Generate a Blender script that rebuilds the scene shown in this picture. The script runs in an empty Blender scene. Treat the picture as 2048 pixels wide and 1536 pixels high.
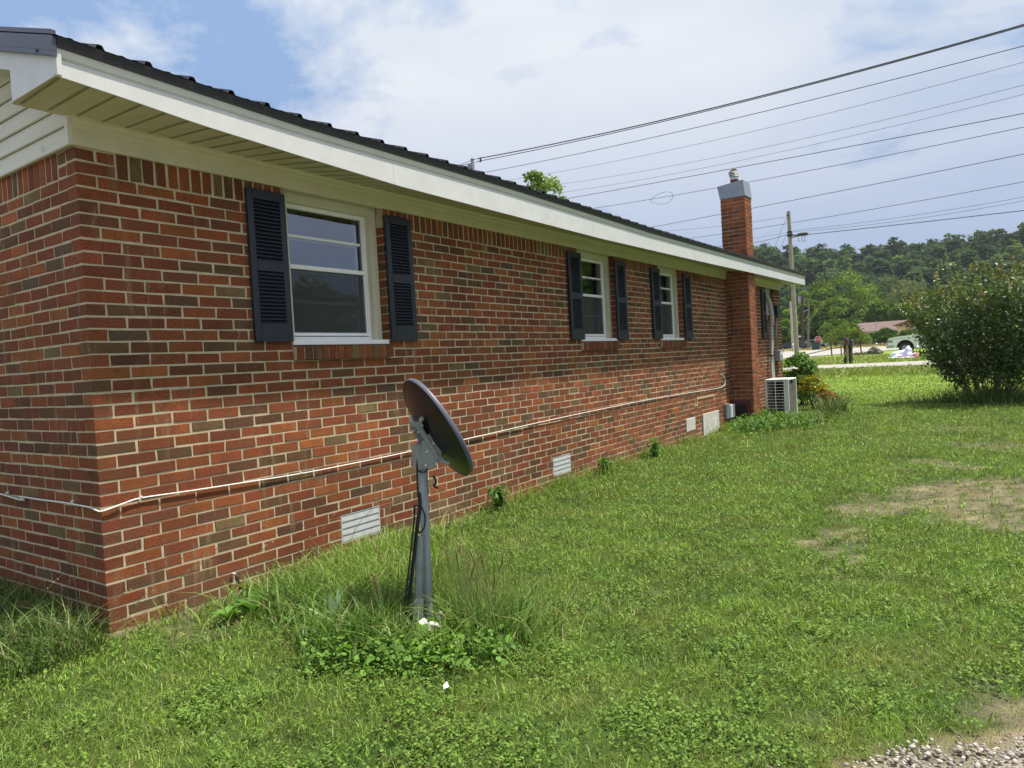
import bpy, math, random
import numpy as np
from mathutils import Vector, Matrix
random.seed(7)
RNG = np.random.default_rng(11)
SC = bpy.context.scene
COL = SC.collection
rad = math.radians

# ------------------------------------------------------------------ camera
F_PX = 1413.0
CAMP = np.array([4.020373, -1.836884, 1.347662])
R3 = np.array([[0.8215531, 0.0286047, 0.5694139],
               [0.5674456, 0.0558143, -0.8215170],
               [-0.0552807, 0.9980313, 0.0296228]])
cd = bpy.data.cameras.new("camera")
cam = bpy.data.objects.new("camera", cd)
COL.objects.link(cam)
mw = Matrix([[R3[0][0], R3[0][1], R3[0][2], CAMP[0]], [R3[1][0], R3[1][1], R3[1][2], CAMP[1]],
             [R3[2][0], R3[2][1], R3[2][2], CAMP[2]], [0, 0, 0, 1]])
cam.matrix_world = mw
cd.sensor_width = 36.0
cd.lens = F_PX / 2048.0 * 36.0
cd.clip_start = 0.05
cd.clip_end = 6000.0
SC.camera = cam

# ------------------------------------------------------------------ sun, sky, exposure
SUN = Vector((0.30, 0.17, 0.94)).normalized()
SUN_EL = math.asin(SUN.z)
SUN_AZ = math.atan2(SUN.x, SUN.y)
sd = bpy.data.lights.new("sun", 'SUN')
sd.energy = 5.0
sd.angle = rad(1.6)
sd.color = (1.0, 0.94, 0.82)
so = bpy.data.objects.new("sun", sd)
so.rotation_euler = SUN.to_track_quat('Z', 'Y').to_euler()
so.location = (20, 10, 60)
COL.objects.link(so)

W = bpy.data.worlds.new("World")
SC.world = W
W.use_nodes = True
wn = W.node_tree
for n_ in list(wn.nodes):
    wn.nodes.remove(n_)


def NN(nt, t, **kw):
    n = nt.nodes.new(t)
    for k, v in kw.items():
        setattr(n, k, v)
    return n


wo = NN(wn, 'ShaderNodeOutputWorld')
bg = NN(wn, 'ShaderNodeBackground')
bg.inputs['Strength'].default_value = 0.083
sky = NN(wn, 'ShaderNodeTexSky', sky_type='NISHITA')
sky.sun_disc = False
sky.sun_elevation = SUN_EL
sky.sun_rotation = SUN_AZ
sky.air_density = 1.3
sky.dust_density = 1.5
sky.ozone_density = 2.0
tc = NN(wn, 'ShaderNodeTexCoord')
# flatten the view direction onto a cloud deck: p = dir.xy / (dir.z + 0.12)
sep = NN(wn, 'ShaderNodeSeparateXYZ')
wn.links.new(tc.outputs['Generated'], sep.inputs[0])
zz = NN(wn, 'ShaderNodeMath', operation='MAXIMUM'); zz.inputs[1].default_value = 0.0
wn.links.new(sep.outputs['Z'], zz.inputs[0])
za = NN(wn, 'ShaderNodeMath', operation='ADD'); za.inputs[1].default_value = 0.16
wn.links.new(zz.outputs[0], za.inputs[0])
dx = NN(wn, 'ShaderNodeMath', operation='DIVIDE'); dy = NN(wn, 'ShaderNodeMath', operation='DIVIDE')
wn.links.new(sep.outputs['X'], dx.inputs[0]); wn.links.new(za.outputs[0], dx.inputs[1])
wn.links.new(sep.outputs['Y'], dy.inputs[0]); wn.links.new(za.outputs[0], dy.inputs[1])
cb = NN(wn, 'ShaderNodeCombineXYZ')
wn.links.new(dx.outputs[0], cb.inputs[0]); wn.links.new(dy.outputs[0], cb.inputs[1])
def wnoise(scale, detail, rough, off, dist=0.0):
    mp = NN(wn, 'ShaderNodeMapping')
    mp.inputs['Location'].default_value = off
    wn.links.new(cb.outputs[0], mp.inputs[0])
    t = NN(wn, 'ShaderNodeTexNoise')
    t.inputs['Scale'].default_value = scale
    t.inputs['Detail'].default_value = detail
    t.inputs['Roughness'].default_value = rough
    t.inputs['Distortion'].default_value = dist
    wn.links.new(mp.outputs[0], t.inputs['Vector'])
    return t
def wramp(src, stops):
    r = NN(wn, 'ShaderNodeValToRGB')
    el = r.color_ramp.elements
    while len(el) < len(stops):
        el.new(0.5)
    for e, (p, c) in zip(el, stops):
        e.position = p
        e.color = (c[0], c[1], c[2], 1)
    wn.links.new(src, r.inputs[0])
    return r
def wmix(fac, a, b, bt='MIX'):
    m = NN(wn, 'ShaderNodeMix', data_type='RGBA', blend_type=bt)
    if isinstance(fac, float):
        m.inputs[0].default_value = fac
    else:
        wn.links.new(fac, m.inputs[0])
    for s, i in ((a, 6), (b, 7)):
        if isinstance(s, tuple):
            m.inputs[i].default_value = (*s, 1)
        else:
            wn.links.new(s, m.inputs[i])
    return m.outputs[2]
n1 = wnoise(0.62, 9, 0.57, (3.1, 1.7, 0), 0.5)
n2 = wnoise(1.9, 8, 0.6, (0.4, 5.2, 0), 0.3)
addn = NN(wn, 'ShaderNodeMath', operation='MULTIPLY_ADD')
addn.inputs[1].default_value = 0.36
wn.links.new(n2.outputs['Fac'], addn.inputs[0])
wn.links.new(n1.outputs['Fac'], addn.inputs[2])
cov = wramp(addn.outputs[0], [(0.565, (0, 0, 0)), (0.665, (1, 1, 1))])
n3 = wnoise(0.8, 5, 0.5, (7.3, 2.2, 1.5), 0.2)
# bright cloud and thin blue-grey cloud
ccol = wramp(n3.outputs['Fac'], [(0.36, (5.7, 6.4, 7.4)), (0.57, (8.2, 8.35, 8.5))])
# far bank of blue rain cloud low over the hill
el_r = wramp(sep.outputs['Z'], [(0.10, (0, 0, 0)), (0.46, (1, 1, 1))])
base = wmix(0.7, sky.outputs[0], (3.0, 4.6, 7.5))
low = wmix(el_r.outputs[0], (2.3, 3.3, 5.5), base)
low2 = wmix(el_r.outputs[0], wmix(0.16, (2.55, 3.55, 5.7), ccol.outputs[0]), ccol.outputs[0])
fin = wmix(cov.outputs[0], low, low2)
wn.links.new(fin, bg.inputs['Color'])
wn.links.new(bg.outputs[0], wo.inputs[0])

SC.view_settings.view_transform = 'Standard'
SC.view_settings.look = 'None'
SC.view_settings.exposure = 0.50
SC.view_settings.gamma = 1.0
SC.view_settings.use_curve_mapping = False
SC.cycles.max_bounces = 8
SC.cycles.transparent_max_bounces = 12
SC.cycles.diffuse_bounces = 3
SC.cycles.glossy_bounces = 3
SC.cycles.use_denoising = True


# ------------------------------------------------------------------ helpers
def gz(x, y):
    """ground height"""
    ys = np.array([-60, 17, 25, 32, 40, 53, 88, 127, 180, 230, 330, 420, 520, 700])
    zs = np.array([0, 0, .13, .32, .37, .46, .92, 1.05, 1.6, 8, 32, 38, 36, 30])
    z = np.interp(y, ys, zs)
    x = np.asarray(x, float)
    roll = np.clip((np.asarray(y, float) - 190) / 120, 0, 1)
    return z + roll * (-.115 * np.clip(x + 18, -110, 70) + 3.0 * np.sin(x * 0.013 + 1.0) + 1.6 * np.sin(x * 0.037 + np.asarray(y) * 0.02))


def ray(u, v):
    return R3 @ np.array([u - 1024.0, -(v - 768.0), -F_PX])


def at(u, v, Y):
    r = ray(u, v)
    return CAMP + r * ((Y - CAMP[1]) / r[1])


def atX(u, v, X):
    r = ray(u, v)
    return CAMP + r * ((X - CAMP[0]) / r[0])


def at0(u, v, z=0.0):
    r = ray(u, v)
    return CAMP + r * ((z - CAMP[2]) / r[2])


def col_at(u, Y):
    """X for a picture column at distance Y (near the horizon)"""
    return at(u, 690.0, Y)[0]


def tag(o, label=None, cat=None, group=None, kind=None):
    if label: o['label'] = label
    if cat: o['category'] = cat
    if group: o['group'] = group
    if kind: o['kind'] = kind
    return o


def empty(name, loc=(0, 0, 0), rz=0.0, parent=None):
    o = bpy.data.objects.new(name, None)
    o.location = loc
    o.rotation_euler = (0, 0, rz)
    o.empty_display_size = 0.2
    COL.objects.link(o)
    if parent: o.parent = parent
    return o


class MB:
    """mesh collector: vertices, faces, material index and colour per face"""
    def __init__(s):
        s.v = []; s.f = []; s.m = []; s.c = []
        s.T = None

    def vert(s, p):
        if s.T is not None:
            p = s.T @ Vector(p)
        s.v.append((p[0], p[1], p[2]))
        return len(s.v) - 1

    def face(s, idx, m=0, c=(1, 1, 1)):
        s.f.append(tuple(idx)); s.m.append(m); s.c.append(c)

    def quad(s, a, b, c_, d, m=0, c=(1, 1, 1)):
        s.face([s.vert(a), s.vert(b), s.vert(c_), s.vert(d)], m, c)

    def poly(s, pts, m=0, c=(1, 1, 1)):
        s.face([s.vert(p) for p in pts], m, c)

    def box(s, lo, hi, m=0, c=(1, 1, 1), bev=0.0):
        x0, y0, z0 = lo; x1, y1, z1 = hi
        if bev <= 0:
            i = [s.vert(p) for p in ((x0, y0, z0), (x1, y0, z0), (x1, y1, z0), (x0, y1, z0),
                                     (x0, y0, z1), (x1, y0, z1), (x1, y1, z1), (x0, y1, z1))]
            for f in ((0, 3, 2, 1), (4, 5, 6, 7), (0, 1, 5, 4), (1, 2, 6, 5), (2, 3, 7, 6), (3, 0, 4, 7)):
                s.face([i[k] for k in f], m, c)
            return
        b = min(bev, (x1 - x0) * .45, (y1 - y0) * .45, (z1 - z0) * .45)
        V = {}
        for ax in range(3):
            for sx in (0, 1):
                for sy in (0, 1):
                    for sz in (0, 1):
                        q = [(x0, x1)[sx], (y0, y1)[sy], (z0, z1)[sz]]
                        for k, sg in enumerate((sx, sy, sz)):
                            if k != ax:
                                q[k] += b if sg == 0 else -b
                        V[(ax, sx, sy, sz)] = s.vert(q)
        def cyc(a):
            return a
        for ax in range(3):
            o1, o2 = [k for k in range(3) if k != ax]
            for sd_ in (0, 1):
                ring = []
                for a_, b_ in ((0, 0), (1, 0), (1, 1), (0, 1)):
                    k = [0, 0, 0]; k[ax] = sd_; k[o1] = a_; k[o2] = b_
                    ring.append(V[(ax, *k)])
                if (sd_ == 1) ^ (ax == 1):
                    s.face(ring, m, c)
                else:
                    s.face(ring[::-1], m, c)
        for ax in range(3):
            o1, o2 = [k for k in range(3) if k != ax]
            for a_ in (0, 1):
                for b_ in (0, 1):
                    k0 = [0, 0, 0]; k1 = [0, 0, 0]
                    k0[ax] = 0; k1[ax] = 1
                    k0[o1] = k1[o1] = a_; k0[o2] = k1[o2] = b_
                    s.face([V[(o1, *k0)], V[(o1, *k1)], V[(o2, *k1)], V[(o2, *k0)]], m, c)
        for sx in (0, 1):
            for sy in (0, 1):
                for sz in (0, 1):
                    s.face([V[(0, sx, sy, sz)], V[(1, sx, sy, sz)], V[(2, sx, sy, sz)]], m, c)

    def tube(s, pts, r, seg=8, m=0, c=(1, 1, 1), cap=True):
        pts = [Vector(p) for p in pts]
        rs = r if isinstance(r, (list, tuple)) else [r] * len(pts)
        rings = []
        up = None
        for i, p in enumerate(pts):
            d = (pts[min(i + 1, len(pts) - 1)] - pts[max(i - 1, 0)])
            if d.length < 1e-9: d = Vector((0, 0, 1))
            d.normalize()
            if up is None:
                up = d.orthogonal().normalized()
            else:
                up = (up - d * up.dot(d))
                up = up.normalized() if up.length > 1e-6 else d.orthogonal().normalized()
            w = d.cross(up)
            rings.append([s.vert(p + (up * math.cos(2 * math.pi * k / seg) + w * math.sin(2 * math.pi * k / seg)) * rs[i]) for k in range(seg)])
        for a, b in zip(rings, rings[1:]):
            for k in range(seg):
                s.face([a[k], a[(k + 1) % seg], b[(k + 1) % seg], b[k]], m, c)
        if cap:
            s.face(rings[0][::-1], m, c); s.face(rings[-1], m, c)

    def prism(s, poly, axis, a, b, m=0, c=(1, 1, 1)):
        """poly: 2-D outline in the two other axes (in order), extruded along axis from a to b"""
        def mk(q, t):
            p = list(q); p.insert(axis, t); return p
        A = [s.vert(mk(q, a)) for q in poly]; B = [s.vert(mk(q, b)) for q in poly]
        n = len(poly)
        for k in range(n):
            s.face([A[k], A[(k + 1) % n], B[(k + 1) % n], B[k]], m, c)
        s.face(A[::-1], m, c); s.face(B, m, c)

    def build(s, name, mats, parent=None, smooth=False, loc=None, rz=0.0, attr=True):
        me = bpy.data.meshes.new(name)
        me.from_pydata(s.v, [], s.f)
        if not isinstance(mats, (list, tuple)): mats = [mats]
        for mt in mats: me.materials.append(mt)
        if len(mats) > 1:
            me.polygons.foreach_set('material_index', s.m)
        if attr and any(c != (1, 1, 1) for c in s.c):
            at_ = me.attributes.new('col', 'FLOAT_COLOR', 'FACE')
            buf = np.ones((len(s.c), 4), np.float32)
            buf[:, :3] = np.array([q[:3] for q in s.c], np.float32)
            at_.data.foreach_set('color', buf.ravel())
        if smooth:
            me.polygons.foreach_set('use_smooth', [True] * len(s.f))
        me.update()
        # outward-consistent normals
        import bmesh
        bm = bmesh.new(); bm.from_mesh(me)
        bmesh.ops.recalc_face_normals(bm, faces=bm.faces)
        bm.to_mesh(me); bm.free()
        o = bpy.data.objects.new(name, me)
        if loc is not None: o.location = loc
        if rz: o.rotation_euler = (0, 0, rz)
        COL.objects.link(o)
        if parent: o.parent = parent
        return o


def np_mesh(name, verts, faces4, faces3, cols, mat, parent=None, smooth=False):
    """fast mesh from numpy arrays; cols is per vertex (N,3)"""
    me = bpy.data.meshes.new(name)
    nv = len(verts)
    me.vertices.add(nv)
    me.vertices.foreach_set('co', np.ascontiguousarray(verts, np.float32).ravel())
    n4 = 0 if faces4 is None else len(faces4); n3 = 0 if faces3 is None else len(faces3)
    li = []
    if n4: li.append(np.asarray(faces4, np.int32).ravel())
    if n3: li.append(np.asarray(faces3, np.int32).ravel())
    li = np.concatenate(li)
    me.loops.add(len(li))
    me.loops.foreach_set('vertex_index', li)
    me.polygons.add(n4 + n3)
    st = np.concatenate([np.arange(n4) * 4, n4 * 4 + np.arange(n3) * 3]).astype(np.int32)
    me.polygons.foreach_set('loop_start', st)
    if smooth:
        me.polygons.foreach_set('use_smooth', np.ones(n4 + n3, bool))
    a = me.attributes.new('col', 'FLOAT_COLOR', 'POINT')
    buf = np.ones((nv, 4), np.float32); buf[:, :3] = cols
    a.data.foreach_set('color', buf.ravel())
    me.materials.append(mat)
    me.update(calc_edges=True)
    me.validate()
    o = bpy.data.objects.new(name, me)
    COL.objects.link(o)
    if parent: o.parent = parent
    return o


def fnoise(x, y, seed=0, scale=1.0, oct=4):
    """smooth value noise in numpy, about -1..1"""
    r = np.random.default_rng(seed)
    out = np.zeros_like(np.asarray(x, float)); amp = 1.0; fr = 1.0 / scale; tot = 0
    for o in range(oct):
        for k in range(4):
            a = r.uniform(0, 2 * np.pi); p = r.uniform(0, 2 * np.pi); f = fr * r.uniform(.7, 1.4)
            out = out + amp * .5 * np.sin((x * np.cos(a) + y * np.sin(a)) * f * 2 * np.pi + p)
        tot += amp
        amp *= .55; fr *= 2.1
    return out / tot


# ------------------------------------------------------------------ materials
def mat(name, base=(.5, .5, .5), rough=.6, metal=0.0, spec=.5, noise=None, bump=None, attr=False, coat=0.0, extra=None):
    """noise=(scale, amount, detail); bump=(scale, strength)"""
    m = bpy.data.materials.new(name); m.use_nodes = True
    nt = m.node_tree; p = nt.nodes['Principled BSDF']
    p.inputs['Roughness'].default_value = rough
    p.inputs['Metallic'].default_value = metal
    p.inputs['Specular IOR Level'].default_value = spec
    p.inputs['Coat Weight'].default_value = coat
    tcn = NN(nt, 'ShaderNodeTexCoord')
    if attr:
        a = NN(nt, 'ShaderNodeAttribute', attribute_name='col'); src = a.outputs['Color']
    else:
        a = NN(nt, 'ShaderNodeRGB'); a.outputs[0].default_value = (*base, 1); src = a.outputs[0]
    if noise:
        t = NN(nt, 'ShaderNodeTexNoise'); t.inputs['Scale'].default_value = noise[0]
        t.inputs['Detail'].default_value = noise[2] if len(noise) > 2 else 5
        t.inputs['Roughness'].default_value = .65
        nt.links.new(tcn.outputs['Object'], t.inputs['Vector'])
        mr = NN(nt, 'ShaderNodeMapRange'); mr.inputs[1].default_value = .25; mr.inputs[2].default_value = .75
        mr.inputs[3].default_value = 1 - noise[1]; mr.inputs[4].default_value = 1 + noise[1]
        nt.links.new(t.outputs['Fac'], mr.inputs[0])
        mx = NN(nt, 'ShaderNodeVectorMath', operation='SCALE')
        nt.links.new(src, mx.inputs[0]); nt.links.new(mr.outputs[0], mx.inputs['Scale'])
        src = mx.outputs[0]
    nt.links.new(src, p.inputs['Base Color'])
    if bump:
        t = NN(nt, 'ShaderNodeTexNoise'); t.inputs['Scale'].default_value = bump[0]; t.inputs['Detail'].default_value = 6
        nt.links.new(tcn.outputs['Object'], t.inputs['Vector'])
        b = NN(nt, 'ShaderNodeBump'); b.inputs['Strength'].default_value = bump[1]; b.inputs['Distance'].default_value = bump[2] if len(bump) > 2 else .01
        nt.links.new(t.outputs['Fac'], b.inputs['Height']); nt.links.new(b.outputs[0], p.inputs['Normal'])
    if extra: extra(nt, p, src, tcn)
    return m


def leaf_mat(name, trans=.35, rough=.5, spec=.4, gloss=0.0):
    m = bpy.data.materials.new(name); m.use_nodes = True
    nt = m.node_tree; p = nt.nodes['Principled BSDF']; out = nt.nodes['Material Output']
    a = NN(nt, 'ShaderNodeAttribute', attribute_name='col')
    nt.links.new(a.outputs['Color'], p.inputs['Base Color'])
    p.inputs['Roughness'].default_value = rough
    p.inputs['Specular IOR Level'].default_value = spec
    t = NN(nt, 'ShaderNodeBsdfTranslucent')
    hs = NN(nt, 'ShaderNodeHueSaturation'); hs.inputs['Saturation'].default_value = 1.15; hs.inputs['Value'].default_value = 1.25
    hs.inputs['Hue'].default_value = .49
    nt.links.new(a.outputs['Color'], hs.inputs['Color']); nt.links.new(hs.outputs[0], t.inputs['Color'])
    mx = NN(nt, 'ShaderNodeMixShader'); mx.inputs[0].default_value = trans
    nt.links.new(p.outputs[0], mx.inputs[1]); nt.links.new(t.outputs[0], mx.inputs[2])
    nt.links.new(mx.outputs[0], out.inputs['Surface'])
    return m


def brick_extra(nt, p, src, tcn):
    # sandy wire-cut grain, tan flashing bands down some bricks, soft stains
    mo = NN(nt, 'ShaderNodeTexNoise'); mo.inputs['Scale'].default_value = 9; mo.inputs['Detail'].default_value = 5; mo.inputs['Roughness'].default_value = .7
    nt.links.new(tcn.outputs['Object'], mo.inputs['Vector'])
    mor = NN(nt, 'ShaderNodeMapRange'); mor.inputs[1].default_value = .42; mor.inputs[2].default_value = .72; mor.inputs[4].default_value = .75
    nt.links.new(mo.outputs['Fac'], mor.inputs[0])
    mom = NN(nt, 'ShaderNodeMix', data_type='RGBA'); nt.links.new(mor.outputs[0], mom.inputs[0]); nt.links.new(src, mom.inputs[6]); mom.inputs[7].default_value = (.145, .060, .032, 1)
    src = mom.outputs[2]
    g = NN(nt, 'ShaderNodeTexNoise'); g.inputs['Scale'].default_value = 170; g.inputs['Detail'].default_value = 4
    nt.links.new(tcn.outputs['Object'], g.inputs['Vector'])
    gr = NN(nt, 'ShaderNodeMapRange'); gr.inputs[1].default_value = .35; gr.inputs[2].default_value = .65
    gr.inputs[3].default_value = .52; gr.inputs[4].default_value = 1.42
    nt.links.new(g.outputs['Fac'], gr.inputs[0])
    mp = NN(nt, 'ShaderNodeMapping'); mp.inputs['Scale'].default_value = (1, 1, .12)
    nt.links.new(tcn.outputs['Object'], mp.inputs[0])
    bn = NN(nt, 'ShaderNodeTexNoise'); bn.inputs['Scale'].default_value = 19; bn.inputs['Detail'].default_value = 3
    nt.links.new(mp.outputs[0], bn.inputs['Vector'])
    br = NN(nt, 'ShaderNodeMapRange'); br.inputs[1].default_value = .56; br.inputs[2].default_value = .68
    nt.links.new(bn.outputs['Fac'], br.inputs[0])
    big = NN(nt, 'ShaderNodeTexNoise'); big.inputs['Scale'].default_value = 3.1; big.inputs['Detail'].default_value = 3
    nt.links.new(tcn.outputs['Object'], big.inputs['Vector'])
    bgm = NN(nt, 'ShaderNodeMapRange'); bgm.inputs[1].default_value = .42; bgm.inputs[2].default_value = .56
    bgm.inputs[3].default_value = 0; bgm.inputs[4].default_value = .7
    nt.links.new(big.outputs['Fac'], bgm.inputs[0])
    mul = NN(nt, 'ShaderNodeMath', operation='MULTIPLY')
    nt.links.new(br.outputs[0], mul.inputs[0]); nt.links.new(bgm.outputs[0], mul.inputs[1])
    mx = NN(nt, 'ShaderNodeMix', data_type='RGBA')
    nt.links.new(mul.outputs[0], mx.inputs[0]); nt.links.new(src, mx.inputs[6]); mx.inputs[7].default_value = (.25, .155, .085, 1)
    # broad weathering and soil splashed on the lowest courses
    wt = NN(nt, 'ShaderNodeTexNoise'); wt.inputs['Scale'].default_value = 1.7; wt.inputs['Detail'].default_value = 7
    nt.links.new(tcn.outputs['Object'], wt.inputs['Vector'])
    wr = NN(nt, 'ShaderNodeMapRange'); wr.inputs[1].default_value = .3; wr.inputs[2].default_value = .7; wr.inputs[3].default_value = .80; wr.inputs[4].default_value = 1.18
    nt.links.new(wt.outputs['Fac'], wr.inputs[0])
    w2 = NN(nt, 'ShaderNodeVectorMath', operation='SCALE'); nt.links.new(mx.outputs[2], w2.inputs[0]); nt.links.new(wr.outputs[0], w2.inputs['Scale'])
    sx_ = NN(nt, 'ShaderNodeSeparateXYZ'); nt.links.new(tcn.outputs['Object'], sx_.inputs[0])
    zr = NN(nt, 'ShaderNodeMath', operation='MULTIPLY_ADD'); zr.inputs[1].default_value = .45; nt.links.new(wt.outputs['Fac'], zr.inputs[0]); 
    zn = NN(nt, 'ShaderNodeMath', operation='MULTIPLY'); zn.inputs[1].default_value = -1.0; nt.links.new(sx_.outputs['Z'], zn.inputs[0]); nt.links.new(zn.outputs[0], zr.inputs[2])
    zs_ = NN(nt, 'ShaderNodeMapRange'); zs_.inputs[1].default_value = .06; zs_.inputs[2].default_value = .22; zs_.inputs[4].default_value = .5
    nt.links.new(zr.outputs[0], zs_.inputs[0])
    mz = NN(nt, 'ShaderNodeMix', data_type='RGBA'); nt.links.new(zs_.outputs[0], mz.inputs[0]); nt.links.new(w2.outputs[0], mz.inputs[6]); mz.inputs[7].default_value = (.20, .12, .07, 1)
    sc_ = NN(nt, 'ShaderNodeVectorMath', operation='SCALE')
    nt.links.new(mz.outputs[2], sc_.inputs[0]); nt.links.new(gr.outputs[0], sc_.inputs['Scale'])
    nt.links.new(sc_.outputs[0], p.inputs['Base Color'])
    b = NN(nt, 'ShaderNodeBump'); b.inputs['Strength'].default_value = .6; b.inputs['Distance'].default_value = .003
    nt.links.new(g.outputs['Fac'], b.inputs['Height']); nt.links.new(b.outputs[0], p.inputs['Normal'])


M = {}
M['brick'] = mat('brick', attr=True, rough=.85, spec=.25, extra=brick_extra)
M['mortar'] = mat('mortar', (.49, .415, .285), .95, spec=.1, noise=(13, .26, 8), bump=(160, .5, .003))
M['cream'] = mat('cream_vinyl', (.60, .57, .42), .45, noise=(4.5, .10, 9))
M['soffit'] = mat('cream_soffit', (.55, .50, .35), .5, noise=(1.5, .07))
M['siding'] = mat('pale_siding', (.66, .64, .54), .5, noise=(2.5, .08), bump=(60, .1, .002))
M['fascia'] = mat('white_fascia', (.60, .61, .60), .4, noise=(5, .09, 9))
M['white'] = mat('white_paint', (.85, .85, .84), .45, noise=(14, .08))
M['wornwhite'] = mat('worn_white_paint', (.54, .53, .49), .7, noise=(7, .32, 9))
M['roof'] = mat('dark_metal_roof', (.016, .014, .017), .42, metal=.1, noise=(3, .15))
M['roofgrey'] = mat('grey_roof_trim', (.075, .08, .11), .38, metal=.35, noise=(2, .08))
M['shutter'] = mat('navy_shutter', (.014, .017, .031), .42, noise=(12, .12))
M['galv'] = mat('galvanised_steel', (.30, .32, .34), .45, metal=.6, noise=(9, .2, 6))
M['polegrey'] = mat('grey_painted_steel', (.29, .32, .32), .5, metal=.1, noise=(14, .22, 6))
M['dish'] = mat('charcoal_dish', (.010, .0095, .011), .36, noise=(5, .12))
M['dishrim'] = mat('dish_rim', (.10, .105, .145), .4, noise=(6, .1))
M['black'] = mat('black_rubber', (.012, .012, .014), .5)
M['cable'] = mat('white_cable', (.74, .73, .69), .5, noise=(20, .1))
M['dark'] = mat('dark_recess', (.012, .010, .010), .9)
M['maroon'] = mat('maroon_paint', (.10, .022, .028), .7, noise=(20, .25))
M['plum'] = mat('plum_board', (.055, .010, .022), .5, noise=(4, .2))
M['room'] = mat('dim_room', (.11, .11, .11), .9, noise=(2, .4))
M['curtain'] = mat('pale_curtain', (.42, .42, .41), .9, noise=(6, .1))
M['wood'] = mat('weathered_wood', (.27, .23, .15), .85, noise=(5, .25, 8), bump=(40, .4, .01))
M['woodgrey'] = mat('grey_weathered_wood', (.30, .27, .215), .9, noise=(4, .25, 8), bump=(30, .5, .01))
M['wooddark'] = mat('dark_creosoted_wood', (.06, .045, .035), .9, noise=(5, .25, 8))
M['stone'] = mat('pale_stone', attr=True, rough=.9, noise=(30, .25), bump=(60, .4, .004))
M['asphalt'] = mat('worn_asphalt', (.33, .31, .285), .95, noise=(1.6, .12, 10), bump=(90, .3, .01))
M['glass'] = None
g_ = bpy.data.materials.new('window_glass'); g_.use_nodes = True
nt = g_.node_tree; nt.nodes.remove(nt.nodes['Principled BSDF'])
tr = NN(nt, 'ShaderNodeBsdfTransparent'); tr.inputs[0].default_value = (.88, .90, .90, 1)
gl = NN(nt, 'ShaderNodeBsdfGlossy'); gl.inputs['Roughness'].default_value = .012; gl.inputs[0].default_value = (.85, .9, 1, 1)
fr = NN(nt, 'ShaderNodeFresnel'); fr.inputs[0].default_value = 2.7
ws = NN(nt, 'ShaderNodeTexCoord'); wv = NN(nt, 'ShaderNodeTexNoise'); wv.inputs['Scale'].default_value = 2.5; wv.inputs['Detail'].default_value = 1
wb = NN(nt, 'ShaderNodeBump'); wb.inputs['Strength'].default_value = .15; wb.inputs['Distance'].default_value = .012
nt.links.new(ws.outputs['Object'], wv.inputs['Vector']); nt.links.new(wv.outputs['Fac'], wb.inputs['Height']); nt.links.new(wb.outputs[0], gl.inputs['Normal'])
mx = NN(nt, 'ShaderNodeMixShader')
nt.links.new(fr.outputs[0], mx.inputs[0]); nt.links.new(tr.outputs[0], mx.inputs[1]); nt.links.new(gl.outputs[0], mx.inputs[2])
nt.links.new(mx.outputs[0], nt.nodes['Material Output'].inputs[0])
M['glass'] = g_
# insect screen: fine dark mesh seen from a distance = half see-through grey film
s_ = bpy.data.materials.new('insect_screen'); s_.use_nodes = True
nt = s_.node_tree; p = nt.nodes['Principled BSDF']; p.inputs['Base Color'].default_value = (.055, .06, .065, 1); p.inputs['Roughness'].default_value = .6
p.inputs['Alpha'].default_value = .55
M['screen'] = s_
M['grass'] = leaf_mat('grass_blades', .26, .5, .35)
M['leaf'] = leaf_mat('leaves', .34, .62, .2)
M['farleaf'] = leaf_mat('distant_leaves', .38, .8, .1)
M['bark'] = mat('bark', (.10, .075, .05), .95, noise=(8, .3, 6), bump=(25, .5, .02))
# ================================================================== THE HOUSE
H = empty('brick_house')
tag(H, 'long single-storey red brick house with navy shutters and dark metal roof', 'house')
CH = 0.0695; Z0 = 0.058; BH = CH - 0.0098; BL = 0.222; MJ = 0.0105
YEND = 14.66
WINS = [(1.334, 2.275), (5.43, 6.385), (7.785, 8.70)]
ZS, ZT = 1.448, 2.66
SMALLWIN = (13.47, 14.10, 1.96, 2.66)
VENTS = [(1.664, 2.058, .087, .297), (4.665, 5.045, .089, .300)]
HOLES = [(a, b, ZS, ZT) for a, b in WINS] + [SMALLWIN] + VENTS

PAL = [((.250, .070, .027), 30), ((.215, .056, .025), 25), ((.175, .050, .026), 17), ((.140, .049, .028), 12),
       ((.108, .053, .031), 10), ((.112, .068, .036), 5), ((.088, .062, .040), 2), ((.165, .112, .055), 4), ((.31, .095, .032), 9)]
_pc = [c for c, w in PAL]; _pw = [w for c, w in PAL]


def bcol(dk=1.0):
    c = random.choices(_pc, _pw)[0]
    j = random.uniform(.86, 1.16)
    return (c[0] * j * dk, c[1] * 1.02 * j * random.uniform(.9, 1.1) * dk, c[2] * .92 * j * dk)


def sub_rects(r, holes):
    """rectangle (a0,a1,z0,z1) minus holes -> list of rectangles"""
    out = [r]
    for h in holes:
        nxt = []
        for a0, a1, z0, z1 in out:
            if h[0] >= a1 or h[1] <= a0 or h[2] >= z1 or h[3] <= z0:
                nxt.append((a0, a1, z0, z1)); continue
            if h[2] > z0: nxt.append((a0, a1, z0, h[2]))
            if h[3] < z1: nxt.append((a0, a1, h[3], z1))
            zz0, zz1 = max(z0, h[2]), min(z1, h[3])
            if h[0] > a0: nxt.append((a0, h[0], zz0, zz1))
            if h[1] < a1: nxt.append((h[1], a1, zz0, zz1))
        out = nxt
    return [q for q in out if q[1] - q[0] > .006 and q[3] - q[2] > .012]


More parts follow.
